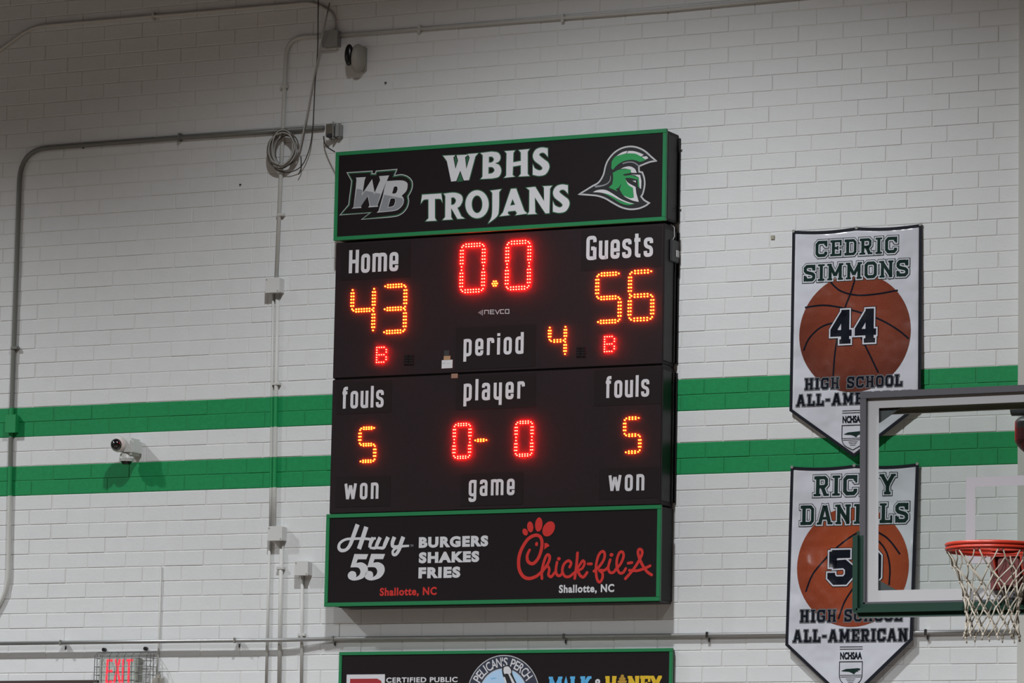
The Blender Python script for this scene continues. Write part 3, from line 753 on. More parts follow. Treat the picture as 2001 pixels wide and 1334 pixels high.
txt = "PELICAN'S PERCH"; wid = {'I': .5, "'": .35, ' ': .6, 'P': .85, 'E': .8, 'L': .75, 'S': .8, 'R': .9}
tot = sum(wid.get(c, 1) for c in txt); ang = 124.0; a = 90+ang/2+2
for ch in txt:
    wv = wid.get(ch, 1)*ang/tot; am = math.radians(a-wv/2); a -= wv
    if ch == ' ': continue
    tmp = Print(0); hh = .060
    ww = hh*.62*wid.get(ch, 1)
    if ch == 'I': ww = hh*.13
    if ch == "'": tmp.poly([(-.005, .036), (.005, .036), (.003, .06), (-.004, .06)])
    else: bfont(tmp, ch, -ww/2, 0, ww/2, hh, off=.012)
    rr = .186; ca, sa = math.cos(am-PI/2), math.sin(am-PI/2)
    q = [(cx+(x*ca-(z+rr)*sa), cz+(x*sa+(z+rr)*ca)) for x, _, z in tmp.v]
    pr.put(q, [tuple(f) for f in tmp.f])
pr.build('emblem_lettering', M_WHITE, s2, label='white capitals around the ring')
c6 = Crop(980, 1265, 5.8, dd+.0012); pk = dec(dd+.0012)
pk.poly(c6([(15,215),(45,200,1),(85,200,1),(118,240,1),(125,300,1),(180,420),(150,470),(90,560),(20,600),(10,470,1),(50,400,1),(20,330,1),(5,260,1)])); pk.build('pelican_outline', M_BLACK, s2)
pw = dec(dd+.0016)
pw.poly(c6([(25,225),(55,212,1),(85,218,1),(108,255,1),(105,290,1),(80,300,1),(55,292,1),(35,300,1),(22,265,1)])); pw.poly(c6([(78,300),(98,300),(168,430),(140,450)]))
pw.poly(c6([(38,330),(60,400,1),(70,480,1),(40,560),(28,560),(48,470,1),(40,400,1),(24,340,1)])); pw.build('pelican_white', M_WHITE, s2)
pr = dec(dd+.0012)
for (bx, by) in ((1760,355),(1790,350)):
    q = Crop(660, 1265, 5.885, dd); pr.stroke(q([(bx, by-8), (bx+15, by+5), (bx+35, by-3)]), .004)
pr.build('small_birds', M_CYAN, s2)
zc2 = P(1080, 1322, dd)[1]; hh = .15
def wt(text, a, b, m, h, nm, lab, t=.30):
    pr = dec(dd); x0 = P(a, 1325, dd)[0]; x1 = P(b, 1325, dd)[0]; word(pr, text, BLK, x0, zc2-h, x1, h, t=t, gap=.02); pr.build(nm, m, s2, label=lab)
def wt2(text, a, b, m, nm, lab): wt(text, a, b, m, .105, nm, lab)
pr = dec(dd); x0 = P(1072.3, 1325, dd)[0]; x1 = P(1099, 1325, dd)[0]; word(pr, 'M', BLK, x0, zc2-.105, x1, .105, t=.26, gap=0)
x0 = P(1114, 1325, dd)[0]; x1 = P(1132, 1325, dd)[0]; word(pr, 'L', BLK, x0, zc2-.105, x1, .105, t=.28, gap=0)
x0 = P(1134, 1325, dd)[0]; x1 = P(1156.5, 1325, dd)[0]; word(pr, 'K', BLK, x0, zc2-.105, x1, .105, t=.28, gap=0)
xi = P(1106, 1325, dd)[0]
pr.poly([(xi, zc2+.004), (xi+.010, zc2-.030, 1), (xi+.015, zc2-.07, 1), (xi+.009, zc2-.104, 1), (xi-.009, zc2-.104, 1), (xi-.015, zc2-.07, 1), (xi-.010, zc2-.030, 1)])
pr.build('milk_lettering', M_CYAN, s2, label='light blue slab letters MILK with a drop for the I')
pr = dec(dd); x0 = P(1161, 1325, dd)[0]; x1 = P(1178, 1325, dd)[0]; bfont(pr, '&', x0, zc2-.085, x1, zc2-.016, off=.03); pr.build('ampersand', M_WHITE, s2)
pr = dec(dd)
for ch, a, b in (('H',1182.5,1205),('N',1227,1250),('E',1251,1270),('Y',1271,1293)):
    word(pr, ch, BLK, P(a, 1325, dd)[0], zc2-.105, P(b, 1325, dd)[0], .105, t=.28, gap=0)
pr.build('honey_lettering', M_GOLD, s2, label='gold slab letters HONEY')
xo, _ = P(1216, 1325, dd); pr = dec(dd)
for i, (rr, zz) in enumerate(((.012, 0), (.024, -.016), (.033, -.034), (.036, -.054), (.031, -.074), (.02, -.092))): pr.ellipse(xo, zc2+zz, rr, .011, n=20)
pr.build('beehive_letter', mat('beehive_amber', (.45, .26, .03), .5), s2)

# ================================================================== banners
def banner(corn, tip, base_d, name_lab, ballc, ballr, seams, crop, words, num, shield, ballmat, d0):
    """corn: TL, TR, BR, BL measured corners"""
    (tlx, tlz), (trx, trz), (brx, brz), (blx, blz) = [P(*c, d0) for c in corn]
    tx, tz = P(*tip, d0)
    zt, zbm = max(tlz, trz), min(brz, blz)
    def fn(x, z):
        u = (x-tlx)/(trx-tlx); v = (zt-z)/(zt-zbm)
        return base_d*(.35+.65*min(max(v, 0), 1.4))
    root = thing('wall_banner', ((tlx+trx)/2, 0, tz), name_lab, 'banner', 'pennant banners at the right')
    n, mrows = 24, 40
    vs = []; fs = []
    def edge(v, side):  # x of the side at height fraction v
        a, b = ((tlx, blx) if side == 0 else (trx, brx)); return a+(b-a)*v
    rows = []
    for j in range(mrows+1):
        v = j/mrows; row = []
        for i in range(n+1):
            u = i/n
            x = edge(v, 0)*(1-u)+edge(v, 1)*u
            ztop = tlz*(1-u)+trz*u - .012*math.sin(PI*((u*2) % 1.0))*(1-v)
            zb = blz*(1-u)+brz*u; zb -= (zbm-tz)*(1-abs(2*u-1))
            z = ztop*(1-v)+zb*v
            row.append((x, -(fn(x, z)), z))
        rows.append(row)
    for r_ in rows: vs += r_
    for off in (0, .0012):
        pass
    k = n+1
    for j in range(mrows):
        for i in range(n): fs.append((j*k+i, (j+1)*k+i, (j+1)*k+i+1, j*k+i+1))
    cl = link('banner_cloth', vs, fs, M_BANNER, root, smooth=True)
    sol = cl.modifiers.new('thickness', 'SOLIDIFY'); sol.thickness = .0012; sol.offset = -1 if False else 1
    # hem
    per = [rows[0][i] for i in range(k)]+[rows[j][n] for j in range(1, mrows+1)]+[rows[mrows][i] for i in range(n-1, -1, -1)]+[rows[j][0] for j in range(mrows-1, 0, -1)]
    hem = MB(); N = len(per); hw = .0095
    P2 = [Vector((q[0], q[2])) for q in per]; ctr = Vector((tx, (zt+zbm)/2))
    ins = inset(P2, -2*hw) if area(P2) > 0 else inset(P2[::-1], -2*hw)[::-1]
    if len(ins) == N:
        hv = []
        for a, b in zip(P2, ins):
            for q in (a, b):
                y = fn(q.x, q.y); hv.append((q.x, -(y+.0035), q.y))
            hv.append((a.x, -(fn(a.x, a.y)-.003), a.y))
        hf = []
        for i in range(N):
            j = (i+1) % N
            hf.append((3*i, 3*j, 3*j+1, 3*i+1)); hf.append((3*i, 3*i+2, 3*j+2, 3*j))
        link('black_hem', hv, hf, M_HEM, root, label='black sewn border of the banner')
    # grommets
    for u in (.01, .5, .99):
        x = tlx*(1-u)+trx*u; z = tlz*(1-u)+trz*u
        MB().cyl((x, -fn(x, z)-.005, z-.004), (0, 1, 0), .010, .006, 14).build('grommet', M_GREYBOX, root)
    bx, bz = P(*ballc, d0)
    b = Print(.0028, fn); b.ellipse(bx, bz, ballr[0], ballr[1], n=72); b.build('ball_print', ballmat, root, label='printed basketball')
    for q in seams:
        b = Print(.0031, fn); b.k = 20*seams.index(q); b.stroke(crop(q), .0115, smooth=True); b.build('ball_seam', M_PRINT_K, root)
    for (txt, a, c, hp, g, kind) in words:
        if kind == 'big':
            for gr, mm, dd_, nm in ((.0115, M_PRINT_G, .0034, 'lettering_edge'), (.0075, M_PRINT_W, .0039, 'lettering_gap'), (.0, M_PRINT_G, .0044, 'lettering')):
                pr = Print(dd_, fn); place(pr, txt, BLK, a, c, hp, d0, t=.20, gap=g, grow=gr); pr.build(nm, mm, root, label=('dark green varsity lettering '+txt) if nm == 'lettering' else None)
        else:
            for gr, mm, dd_, nm in ((.006, M_PRINT_GR, .0034, 'line_edge'), (.0, M_PRINT_K, .0039, 'line_lettering')):
                pr = Print(dd_, fn); place(pr, txt, BLK, a, c, hp, d0, t=.20, gap=g, grow=gr); pr.build(nm, mm, root, label=('black varsity lettering '+txt) if nm == 'line_lettering' else None)
    (txt, a, c, hp) = num
    for gr, mm, dd_, nm in ((.0135, M_PRINT_K, .0047, 'number_edge'), (.0095, M_PRINT_W, .0051, 'number_gap'), (.0, M_PRINT_K, .0055, 'number')):
        pr = Print(dd_, fn); place(pr, txt, BLK, a, c, hp, d0, t=.26, gap=.12, grow=gr); pr.build(nm, mm, root, label=('black number '+txt) if nm == 'number' else None)
    # association shield
    (sx0, sx1, sy) = shield
    x0, z0 = P(sx0, sy, d0); x1, _ = P(sx1, sy, d0); wd = x1-x0
    pr = Print(.0034, fn)
    for dz in (0, .014): pr.stroke([(x0, z0+.012+dz), (x1, z0+.012+dz)], .0038)
    bfont(pr, 'NCHSAA', x0+.003, z0-.052, x1-.003, z0-.006, off=.045)
    z1 = z0-.066
    cxm = (x0+x1)/2
    body = fillet([(x0, z1), (x1, z1), (x1, z1-.8*wd, .35*wd), (cxm, z1-1.05*wd, .05*wd), (x0, z1-.8*wd, .35*wd)], True, 6)
    pr.stroke(body, .0045, closed=True)
    pr.stroke([(x0+.004, z1-.55*wd), (x1-.004, z1-.55*wd)], .003); pr.stroke([(x0+.006, z1-.62*wd), (x1-.006, z1-.62*wd)], .003)
    for k in range(3): pr.stroke([(cxm-.032+.007*k, z1-(.70+.07*k)*wd), (cxm+.032-.007*k, z1-(.70+.07*k)*wd)], .0025)
    pr.build('shield_lettering', M_PRINT_K, root, label='black outline shield under the letters NCHSAA')
    pr = Print(.0037, fn)
    nc = [(0,.30),(.10,.38),(.25,.48),(.45,.50),(.62,.52),(.88,.55),(1,.50),(.97,.38),(.86,.36),(.90,.26),(.78,.24),(.66,.02),(.58,.12),(.45,.22),(.34,.26),(.18,.27)]
    pr.poly([(x0+wd*(.08+.84*q[0]), z1-wd*(.52-.75*q[1]*.62)) for q in nc]); pr.build('state_outline', M_PRINT_G, root)
    return root
def ball_material(name, a, b, c0, r):
    m = bpy.data.materials.new(name); m.use_nodes = True; nt = m.node_tree; bs = nt.nodes['Principled BSDF']
    tc = nt.nodes.new('ShaderNodeTexCoord'); v = nt.nodes.new('ShaderNodeTexVoronoi'); v.inputs['Scale'].default_value = 150
    nt.links.new(tc.outputs['Object'], v.inputs['Vector'])
    sub = nt.nodes.new('ShaderNodeVectorMath'); sub.operation = 'SUBTRACT'; nt.links.new(tc.outputs['Object'], sub.inputs[0])
    sub.inputs[1].default_value = c0
    ln = nt.nodes.new('ShaderNodeVectorMath'); ln.operation = 'LENGTH'; nt.links.new(sub.outputs[0], ln.inputs[0])
    mr = nt.nodes.new('ShaderNodeMapRange'); mr.inputs[1].default_value = r*.5; mr.inputs[2].default_value = r*1.55
    nt.links.new(ln.outputs['Value'], mr.inputs[0])
    mx = nt.nodes.new('ShaderNodeMix'); mx.data_type = 'RGBA'; mx.inputs[6].default_value = (*a, 1); mx.inputs[7].default_value = (*b, 1)
    nt.links.new(mr.outputs[0], mx.inputs[0])
    m2 = nt.nodes.new('ShaderNodeMix'); m2.data_type = 'RGBA'; m2.blend_type = 'MULTIPLY'; m2.inputs[0].default_value = .25
    nt.links.new(mx.outputs[2], m2.inputs[6]); nt.links.new(v.outputs['Distance'], m2.inputs[7])
    nt.links.new(m2.outputs[2], bs.inputs['Base Color']); bs.inputs['Roughness'].default_value = .22; bs.inputs['Specular IOR Level'].default_value = .6
    n2 = nt.nodes.new('ShaderNodeTexNoise'); n2.inputs['Scale'].default_value = 2.0; n2.inputs['Detail'].default_value = 3
    nt.links.new(tc.outputs['Object'], n2.inputs['Vector']); bp = nt.nodes.new('ShaderNodeBump'); bp.inputs['Strength'].default_value = .8; bp.inputs['Distance'].default_value = .10
    nt.links.new(n2.outputs['Fac'], bp.inputs['Height']); nt.links.new(bp.outputs['Normal'], bs.inputs['Normal'])
    return m
d0 = .025
c7 = Crop(1520, 420, 2.78, d0); c8 = Crop(1520, 890, 3.003, d0)
bx1 = P(1670, 652, d0); bx2 = P(1668, 1107, d0)
banner([(1547,450),(1800,436.5),(1800,792),(1543.5,803)], (1669, 894), .030,
       'white pennant banner for number 44, CEDRIC SIMMONS, upper of the two', (1670, 650), (.374, .374),
       [[(285,365),(340,412),(430,435),(540,428),(650,408)], [(418,345),(395,420),(365,500),(335,600),(312,740),(302,875)], [(146,502),(240,490),(330,500),(450,530),(560,570),(650,622),(712,672)],
        [(140,738),(170,670),(230,612),(300,586),(400,575)], [(415,600),(460,680),(500,760),(547,857)]], c7,
       [('CEDRIC', (1592.5,501.5), (1752,494), 31.5, .20, 'big'), ('SIMMONS', (1569.5,548.5), (1774.5,541), 32.5, .16, 'big'),
        ('HIGH SCHOOL', (1573.5,760.3), (1763,755.5), 22, .22, 'small'), ('ALL-AMERICAN', (1557,793.8), (1782,786), 22.5, .22, 'small')],
       ('44', (1624,671.5), (1714,669), 66), (1646.7, 1690, 811), ball_material('ball_print_brown', (.27, .062, .034), (.12, .038, .028), (bx1[0], -.03, bx1[1]+.18), .40), d0)
banner([(1545,911),(1795,904.5),(1786.5,1251),(1538.5,1261)], (1663, 1378), .055,
       'white pennant banner for number 50, RICKY DANIELS, lower one behind the backboard', (1668, 1107), (.372, .375),
       [[(172,800),(210,700),(280,612),(350,540),(450,465),(530,432)], [(591,498),(627,539),(652,593),(664,670),(660,760)], [(591,450),(640,480),(680,522),(722,580)], [(365,960),(400,860),(450,778),(500,700)]], c8,
       [('RICKY', (1591,969.3), (1750,965.3), 39.5, .18, 'big'), ('DANIELS', (1565,1025.4), (1776,1021.5), 38.5, .16, 'big'),
        ('HIGH SCHOOL', (1567,1216.5), (1765.5,1213), 24, .22, 'small'), ('ALL-AMERICAN', (1553.5,1255.5), (1777,1252.5), 24, .22, 'small')],
       ('50', (1620.5,1143), (1723,1138), 65), (1645, 1689.5, 1272.5), ball_material('ball_print_orange', (.46, .092, .036), (.22, .045, .025), (bx2[0]+.06, -.04, bx2[1]+.06), .38), d0)

# ================================================================== basketball hoop
DH = 3.45
hx, hz = P(1697, 778, DH); _, hzb = P(1698.2, 1176, DH)
HC = P(1983, 1075, DH)
hoop = thing('basketball_hoop', (HC[0], -DH, HC[1]), 'glass basketball backboard with orange-red rim and net in front of the lower banner', 'basketball hoop')
RO = -.004                      # slight tilt of the board
def rz(px, py): return P(px, py, DH)
TLx, TLz = P(1685.3, 765.8, DH); BLz = P(1690, 1180, DH)[1]
HW = HC[0]-TLx; XRt = HC[0]+HW
def hb(mb, x0, x1, y0, y1, z0, z1, bev=.002): return mb.box(x0, x1, y0, y1, z0, z1, bev)
Rm = Matrix.Translation((HC[0], 0, (TLz+BLz)/2)) @ Matrix.Rotation(RO, 4, 'Y') @ Matrix.Translation((-HC[0], 0, -(TLz+BLz)/2))
def hbuild(mb, name, m, **kw):
    mb.v = [tuple(Rm @ Vector(v)) for v in mb.v]; return mb.build(name, m, hoop, **kw)
y0, y1 = -DH-.03, -DH+.03
fwid = .036
f = MB(); hb(f, TLx, XRt, y0, y1, TLz-fwid, TLz); hb(f, TLx, XRt, y0, y1, BLz, BLz+.012); hb(f, TLx, TLx+fwid, y0, y1, BLz, TLz-fwid); hb(f, XRt-fwid, XRt, y0, y1, BLz, TLz-fwid)
hbuild(f, 'grey_frame', M_HFRAME, label='dark grey metal frame of the backboard')
f = MB(); f.box(TLx+.01, XRt-.01, -DH-.006, -DH+.006, BLz+.01, TLz-.01); hbuild(f, 'glass_pane', M_GLASS, label='clear glass')
bw = .064
f = MB(); a, b, c, d_ = TLx+fwid, XRt-fwid, BLz+.012, TLz-fwid; ya, yb = -DH-.0075, -DH-.0062
f.box(a, b, ya, yb, d_-.052, d_); f.box(a, b, ya, yb, c, c+.062); f.box(a, a+bw, ya, yb, c+.062, d_-.052); f.box(b-bw, b, ya, yb, c+.062, d_-.052)
hbuild(f, 'white_border', M_HWHITE, label='white painted border on the glass')
tx0, tz1 = P(1888.5, 932, DH); tw = .053; tz0 = tz1-.457; tx1 = 2*HC[0]-tx0
f = MB(); f.box(tx0, tx1, ya, yb, tz1-tw, tz1); f.box(tx0, tx1, ya, yb, tz0, tz0+tw); f.box(tx0, tx0+tw, ya, yb, tz0+tw, tz1-tw); f.box(tx1-tw, tx1, ya, yb, tz0+tw, tz1-tw)
hbuild(f, 'target_square', mat('target_square_film', (.255, .235, .25), .6), label='pale target square on the glass')
# corner gussets and the rear bar
for sx in (1, -1):
    for top in (1, 0):
        X = (TLx+.093) if sx == 1 else (XRt-.093); Z = TLz-.080 if top else BLz+.066; s = 1 if not top else -1
        L1, L2 = (.135, .085) if top else (.12, .065)
        v = [(X, -DH+.012, Z), (X+sx*L1, -DH+.012, Z), (X, -DH+.012, Z+s*L2)]; v += [(q[0], q[1]+.01, q[2]) for q in v]
        f = MB().add(v, [(0,1,2), (5,4,3), (0,3,4,1), (1,4,5,2), (2,5,3,0)]); hbuild(f, 'corner_gusset', M_DKGREY)
f = MB(); f.box(TLx+.05, XRt-.05, -DH+.05, -DH+.08, TLz-.115, TLz-.075, .003); hbuild(f, 'rear_bar', mat('rear_bar_olive', (.13, .115, .08), .5))
# padding: sides low down and the bottom edge, as one bent pad
pz1 = P(1680, 1037, DH)[1]; pt = .085
f = MB()
xo = P(1669.5, 1100, DH)[0]; zo = P(1750, 1204.5, DH)[1]
f.box(xo, TLx+.024, -DH-.055, -DH+.055, zo+.012, pz1, .024)
f.box(XRt-.024, XRt+(TLx-xo), -DH-.055, -DH+.055, zo+.012, pz1, .024)
f.box(xo+.006, XRt+(TLx-xo)-.006, -DH-.055, -DH+.055, zo, BLz+.002, .024)
hbuild(f, 'edge_padding', M_PAD, label='dark green foam padding around the lower edge', smooth=False)
# rim
RR = .236; rc = Vector((P(1939.5, 1075, DH+.40)[0], -DH-.40, P(1930, 1066, DH+.40)[1]))
ring = [rc+Vector((RR*math.cos(t), RR*math.sin(t), 0)) for t in (2*PI*k/64 for k in range(64))]
f = MB(); f.tube(ring, .0095, 12, closed=True)
f.tube([q+Vector((0, 0, -.021)) for q in ring], .0085, 10, closed=True)
rim = hbuild_rim = f.build('rim', M_RIM, hoop, smooth=True, label='orange-red metal ring')
f = MB()
for k in range(64):
    a = 2*PI*k/64; b = 2*PI*(k+1)/64
    q = [rc+Vector((RR*math.cos(t), RR*math.sin(t), z)) for t, z in ((a, -.002), (b, -.002), (b, -.036), (a, -.036))]
    q2 = [rc+Vector(((RR-.004)*math.cos(t), (RR-.004)*math.sin(t), z)) for t, z in ((a, -.002), (b, -.002), (b, -.036), (a, -.036))]
    f.add(q+q2, [(0,1,2,3), (7,6,5,4), (3,2,6,7)])
f.build('rim_band', mat('rim_band_red', (.25, .018, .009), .4), hoop)
f = MB()
for sx in (-1, 1):
    x = rc.x+sx*.075
    v = [(x-.004, rc.y+RR*.93, rc.z+.004), (x-.004, -DH-.06, rc.z+.004), (x-.004, -DH-.06, rc.z-.20), (x-.004, -DH-.10, rc.z-.20), (x-.004, rc.y+RR*.93, rc.z-.05)]
    v += [(q[0]+.008, q[1], q[2]) for q in v]
    f.add(v, [(0,1,2,3,4), (9,8,7,6,5), (0,5,6,1), (1,6,7,2), (2,7,8,3), (3,8,9,4), (4,9,5,0)])
f.box(rc.x-.085, rc.x+.085, rc.y+RR*.88, -DH-.05, rc.z-.008, rc.z+.006, .002)
f.build('rim_bracket', M_RIM, hoop)
f = MB(); f.box(rc.x-.06, rc.x+.06, -DH-.16, -DH-.03, rc.z-.19, rc.z-.012, .006); f.box(HC[0]-.12, HC[0]+.12, -DH-.045, -DH-.008, rc.z-.20, rc.z+.05, .006)
f.build('spring_housing', M_RIMD, hoop, label='dark red spring housing behind the rim')
f = MB(); f.box(rc.x-.03, rc.x+.03, -DH-.12, -DH-.05, rc.z-.25, rc.z-.19, .004); f.build('spring_stop', M_DKGREY, hoop)
# net: twelve hooks and crossed cords, one knotted piece
NH = 12
lv = [(0, RR-.002), (-.085, .205), (-.160, .168), (-.235, .150), (-.302, .138), (-.367, .134), (-.430, .142)]
def node(l, k):
    z, r = lv[l]; random.seed(l*100+(k % NH)); a = 2*PI*((k % NH)+(.5 if l % 2 else 0))/NH + random.uniform(-.05, .05)
    if l == 0: a = 2*PI*((k % NH))/NH
    return rc+Vector((r*math.cos(a), r*math.sin(a), -.034+z+random.uniform(-.010, .010)*(l > 0)))
f = MB()
for l in range(len(lv)-1):
    for k in range(NH):
        A = node(l, k)
        for kk in ((k, k-1) if l % 2 == 0 else (k, k+1)):
            B = node(l+1, kk); mid = (A+B)/2; mid += Vector((mid.x-rc.x, mid.y-rc.y, 0))*-.03
            o1 = Vector((random.uniform(-.004, .004), random.uniform(-.004, .004), 0)) if l else Vector((.012*(1 if kk == k else -1)*-math.sin(2*PI*k/NH), .012*(1 if kk == k else -1)*math.cos(2*PI*k/NH), 0))
            f.tube([A+o1, mid, B], .0042, 6)
for l in range(1, len(lv)):
    for k in range(NH): f.ball(node(l, k), .0075, .0075, .009, 8, 6)
for k in range(NH):
    B = node(len(lv)-1, k); f.tube([B, B+Vector((random.uniform(-.012, .012), random.uniform(-.012, .012), -.028))], .0042, 6)
f.build('net', M_NET, hoop, smooth=True, kind='stuff', label='knotted off-white cord net')
for k in range(NH):
    a = 2*PI*k/NH; q = rc+Vector((RR*math.cos(a), RR*math.sin(a), -.032)); MB().tube([q+Vector((-.016*math.sin(a), .016*math.cos(a), 0)), q+Vector((0, 0, -.012)), q+Vector((.016*math.sin(a), -.016*math.cos(a), 0))], .003, 6).build('net_hook', M_RIMD, hoop)
# mast parts behind the glass at the right edge
DM = DH-.35
xm, zm = P(1978, 799, DM)
f = MB(); f.cyl((xm+.45, -DM, zm), (1, 0, 0), .038, .9, 24); f.build('support_arm', M_DKGREY, hoop, smooth=False, label='black round support arm behind the glass')
xm2, zt2 = P(1984.5, 812, DM); _, zb2 = P(1984.5, 884, DM); zmid = P(1984.5, 838, DM)[1]
def capsule(za, zb_, m, nm, ra, rb, hw=.075):
    f = MB(); n = 24; prof = []
    L = abs(za-zb_)
    for i in range(9):
        t = i/8; z = za+(zb_-za)*t
        k = 1.0
        if ra: k = min(k, math.sin(min(t*2.2+.35, PI/2)))
        if rb: k = min(k, math.sin(min((1-t)*2.2+.35, PI/2)))
        prof.append((z, hw*k))
    f.tube([(xm2+hw, -DM, z) for z, _ in prof], [r_ for _, r_ in prof], n); f.build(nm, m, hoop)
capsule(zt2, zmid, M_DKGREY, 'upper_mast_cap', True, False); capsule(zmid, zb2, M_MAROON, 'mast_pad', False, True)
f = MB(); f.cyl((xm2+.075, -DM, zt2+.01), (0, 0, 1), .02, .06); f.build('mast_pin', M_GREYBOX, hoop)

# ================================================================== conduits, boxes, cables
def path(pts, r=.05, seg=5):
    out = []; N = len(pts)
    for i, q in enumerate(pts):
        p = Vector(q[:3]); rr = q[3] if len(q) > 3 else 0
        if rr <= 0 or i in (0, N-1): out.append(p); continue
        a = Vector(pts[i-1][:3]); b = Vector(pts[i+1][:3]); d1, d2 = a-p, b-p; k = min(rr, d1.length*.49, d2.length*.49)
        A = p+d1.normalized()*k; B = p+d2.normalized()*k
        for t in range(seg+1):
            t /= seg; out.append(A*(1-t)**2+p*2*t*(1-t)+B*t*t)
    return out
def W3(px, py, d, r=0): X, Z = P(px, py, d); return (X, -d, Z, r)
def conduit(name, pts, rad, m, label, straps=(), green=False, m2=None, cat='conduit'):
    root = thing(name, tuple(pts[0][:3]), label, cat, 'conduits on the block wall' if cat == 'conduit' else None)
    pp = path(pts, seg=8)
    if green:      # split long straight runs at the stripe edges so the paint changes there
        q = [pp[0]]
        for a, b in zip(pp, pp[1:]):
            cuts = [z for z in (g0, g1, g2, g3) if (a.z-z)*(b.z-z) < 0]
            cuts.sort(key=lambda z: abs(z-a.z))
            for z in cuts:
                t = (z-a.z)/(b.z-a.z); q.append(a.lerp(b, t))
            q.append(b)
        pp = q
    mb = MB().tube(pp, rad, 12); o = mb.build('pipe', [m, M_CONDG, M_COND], root, smooth=True)
    if green:
        for p in o.data.polygons:
            z = p.center.z
            if g0 < z < g1 or g2 < z < g3: p.material_index = 1
            elif z < g0: p.material_index = 2
    for (px, py, vert) in straps:
        X, Z = P(px, py, rad)
        if vert: s = MB().box(X-.028, X+.028, -rad*2.15, -.0016, Z-.010, Z+.010, .003)
        else: s = MB().box(X-.010, X+.010, -rad*2.15, -.0016, Z-.028, Z+.028, .003)
        s.build('strap', m2 or m, root)
    return root
r1 = .0145
conduit('wall_conduit', [W3(-60, 142, r1), W3(62, 52, r1, .12), W3(615, 4.5, r1, .10), W3(654, 30, r1, .08), W3(653, 62, r1)], r1*.8, M_COND,
        'thin painted conduit slanting across the top left corner of the wall', [(300, 32.5, False)])
conduit('wall_conduit', [W3(632, 70, r1), W3(560, 74, r1, .16), W3(553, 250, r1), W3(540, 545, r1)], r1, M_COND,
        'cream conduit that bends down from the top box and passes behind the cable coil', [(556, 170, True), (549, 420, True)])
conduit('wall_conduit', [W3(660, 69, r1), W3(1300, 20, r1), W3(1700, -18, r1)], r1*.8, M_COND,
        'painted conduit running right from the top box along the upper edge', [(820, 57, False), (1100, 36, False)])
conduit('wall_conduit', [W3(-30, 1232, r1), W3(16, 1150, r1, .12), W3(22, 830, r1), W3(40, 293, r1, .22), W3(350, 269, r1), W3(633, 249.5, r1)], r1*1.15, M_DARKC,
        'dark grey conduit with a wide bend at the left edge, ending at the outlet box', [(30, 680, True), (352, 268.5, False)], green=True)
conduit('wall_conduit', [W3(534, 568, .012), W3(528, 1030, .012)], .009, M_COND, 'slim painted conduit left of the pair between the two boxes', green=True)
conduit('wall_conduit', [W3(542.5, 568, r1), W3(535.5, 1030, r1)], r1, M_COND, 'thicker painted conduit right of the pair between the two boxes', [(541, 750, True)], green=True)
conduit('wall_conduit', [W3(527, 1055, .012), W3(520, 1345, .012)], .010, M_COND, 'slim painted conduit below the large box, leftmost of three')
conduit('wall_conduit', [W3(550.5, 1055, r1), W3(545.5, 1345, r1)], r1, M_COND, 'thicker painted conduit below the large box, middle of three', [(549, 1110, True)])
conduit('wall_conduit', [W3(591, 1122, .013), W3(589, 1345, .013)], .0115, M_COND, 'painted conduit dropping from the smaller box beside the scoreboard', [(590, 1240, True)])
conduit('wall_conduit', [W3(314.5, 1107, .008), W3(310.5, 1262, .008), W3(306, 1318, .008)], .0065, M_COND, 'thin painted conduit above the lamp box at the bottom left')
# long galvanised pipe
pts = [(P(-40, 1256, .055)[0], -.060, P(-40, 1257.5, .055)[1]), W3(330, 1252.5, .060), W3(560, 1250, .060, .08), W3(655, 1247.5, .022, .08), W3(1320, 1241, .022), W3(1700, 1236.5, .022), W3(1987, 1232.7, .022)]
lp = conduit('steel_pipe', pts, .0135, M_GALV, 'long bare galvanised pipe running level below the scoreboard', cat='pipe')
for px, py, dd_ in ((120, 1255.5, .06), (460, 1251, .06), (652, 1247.7, .022), (1103, 1243.3, .022), (1383, 1240, .022), (1810, 1235, .022)):
    X, Z = P(px, py, dd_)
    MB().box(X-.009, X+.009, -dd_-.018, -.0016, Z-.019, Z+.019, .003).build('pipe_clamp', M_CHROME, lp)
    MB().cyl((X+.005, -.012, Z-.032), (0, 0, 1), .006, .024, 8).build('anchor_bolt', M_DKGREY, lp)
# boxes
def jbox(px0, py0, px1, py1, dep, m, label, screw=True, name='junction_box'):
    ax, az = P(px0, py0, dep); bx, bz = P(px1, py1, dep)
    root = thing(name, ((ax+bx)/2, 0, bz), label, 'box', 'junction boxes on the block wall')
    MB().box(ax+.003, bx-.003, -(dep-.006), -.0016, bz+.003, az-.003, .003).build('box_body', m, root)
    MB().box(ax, bx, -dep, -(dep-.005), bz, az, .002).build('cover', m, root)
    if screw:
        for sx, sz in ((ax+.012, az-.012), (bx-.012, bz+.012)): MB().cyl((sx, -dep-.0015, sz), (0, 1, 0), .004, .003, 8).build('cover_screw', M_GREYBOX, root)
    return root
jbox(629.5, 60, 659, 90, .06, M_GREYBOX, 'square grey junction box at the top, left of the beige unit', False)
jbox(518.5, 543, 545.5, 571, .075, M_BOX, 'white painted box on the conduit above the upper green stripe')
jbox(523, 1028, 551, 1056, .07, M_BOX, 'white painted box on the pair of conduits low beside the scoreboard')
jbox(575.5, 1096, 601.5, 1124, .065, M_BOX, 'small white painted box nearest the scoreboard, topping its own conduit')
jbox(10.5, 810, 30, 845, .05, M_CONDG, 'green painted box on the conduit at the left edge', False)
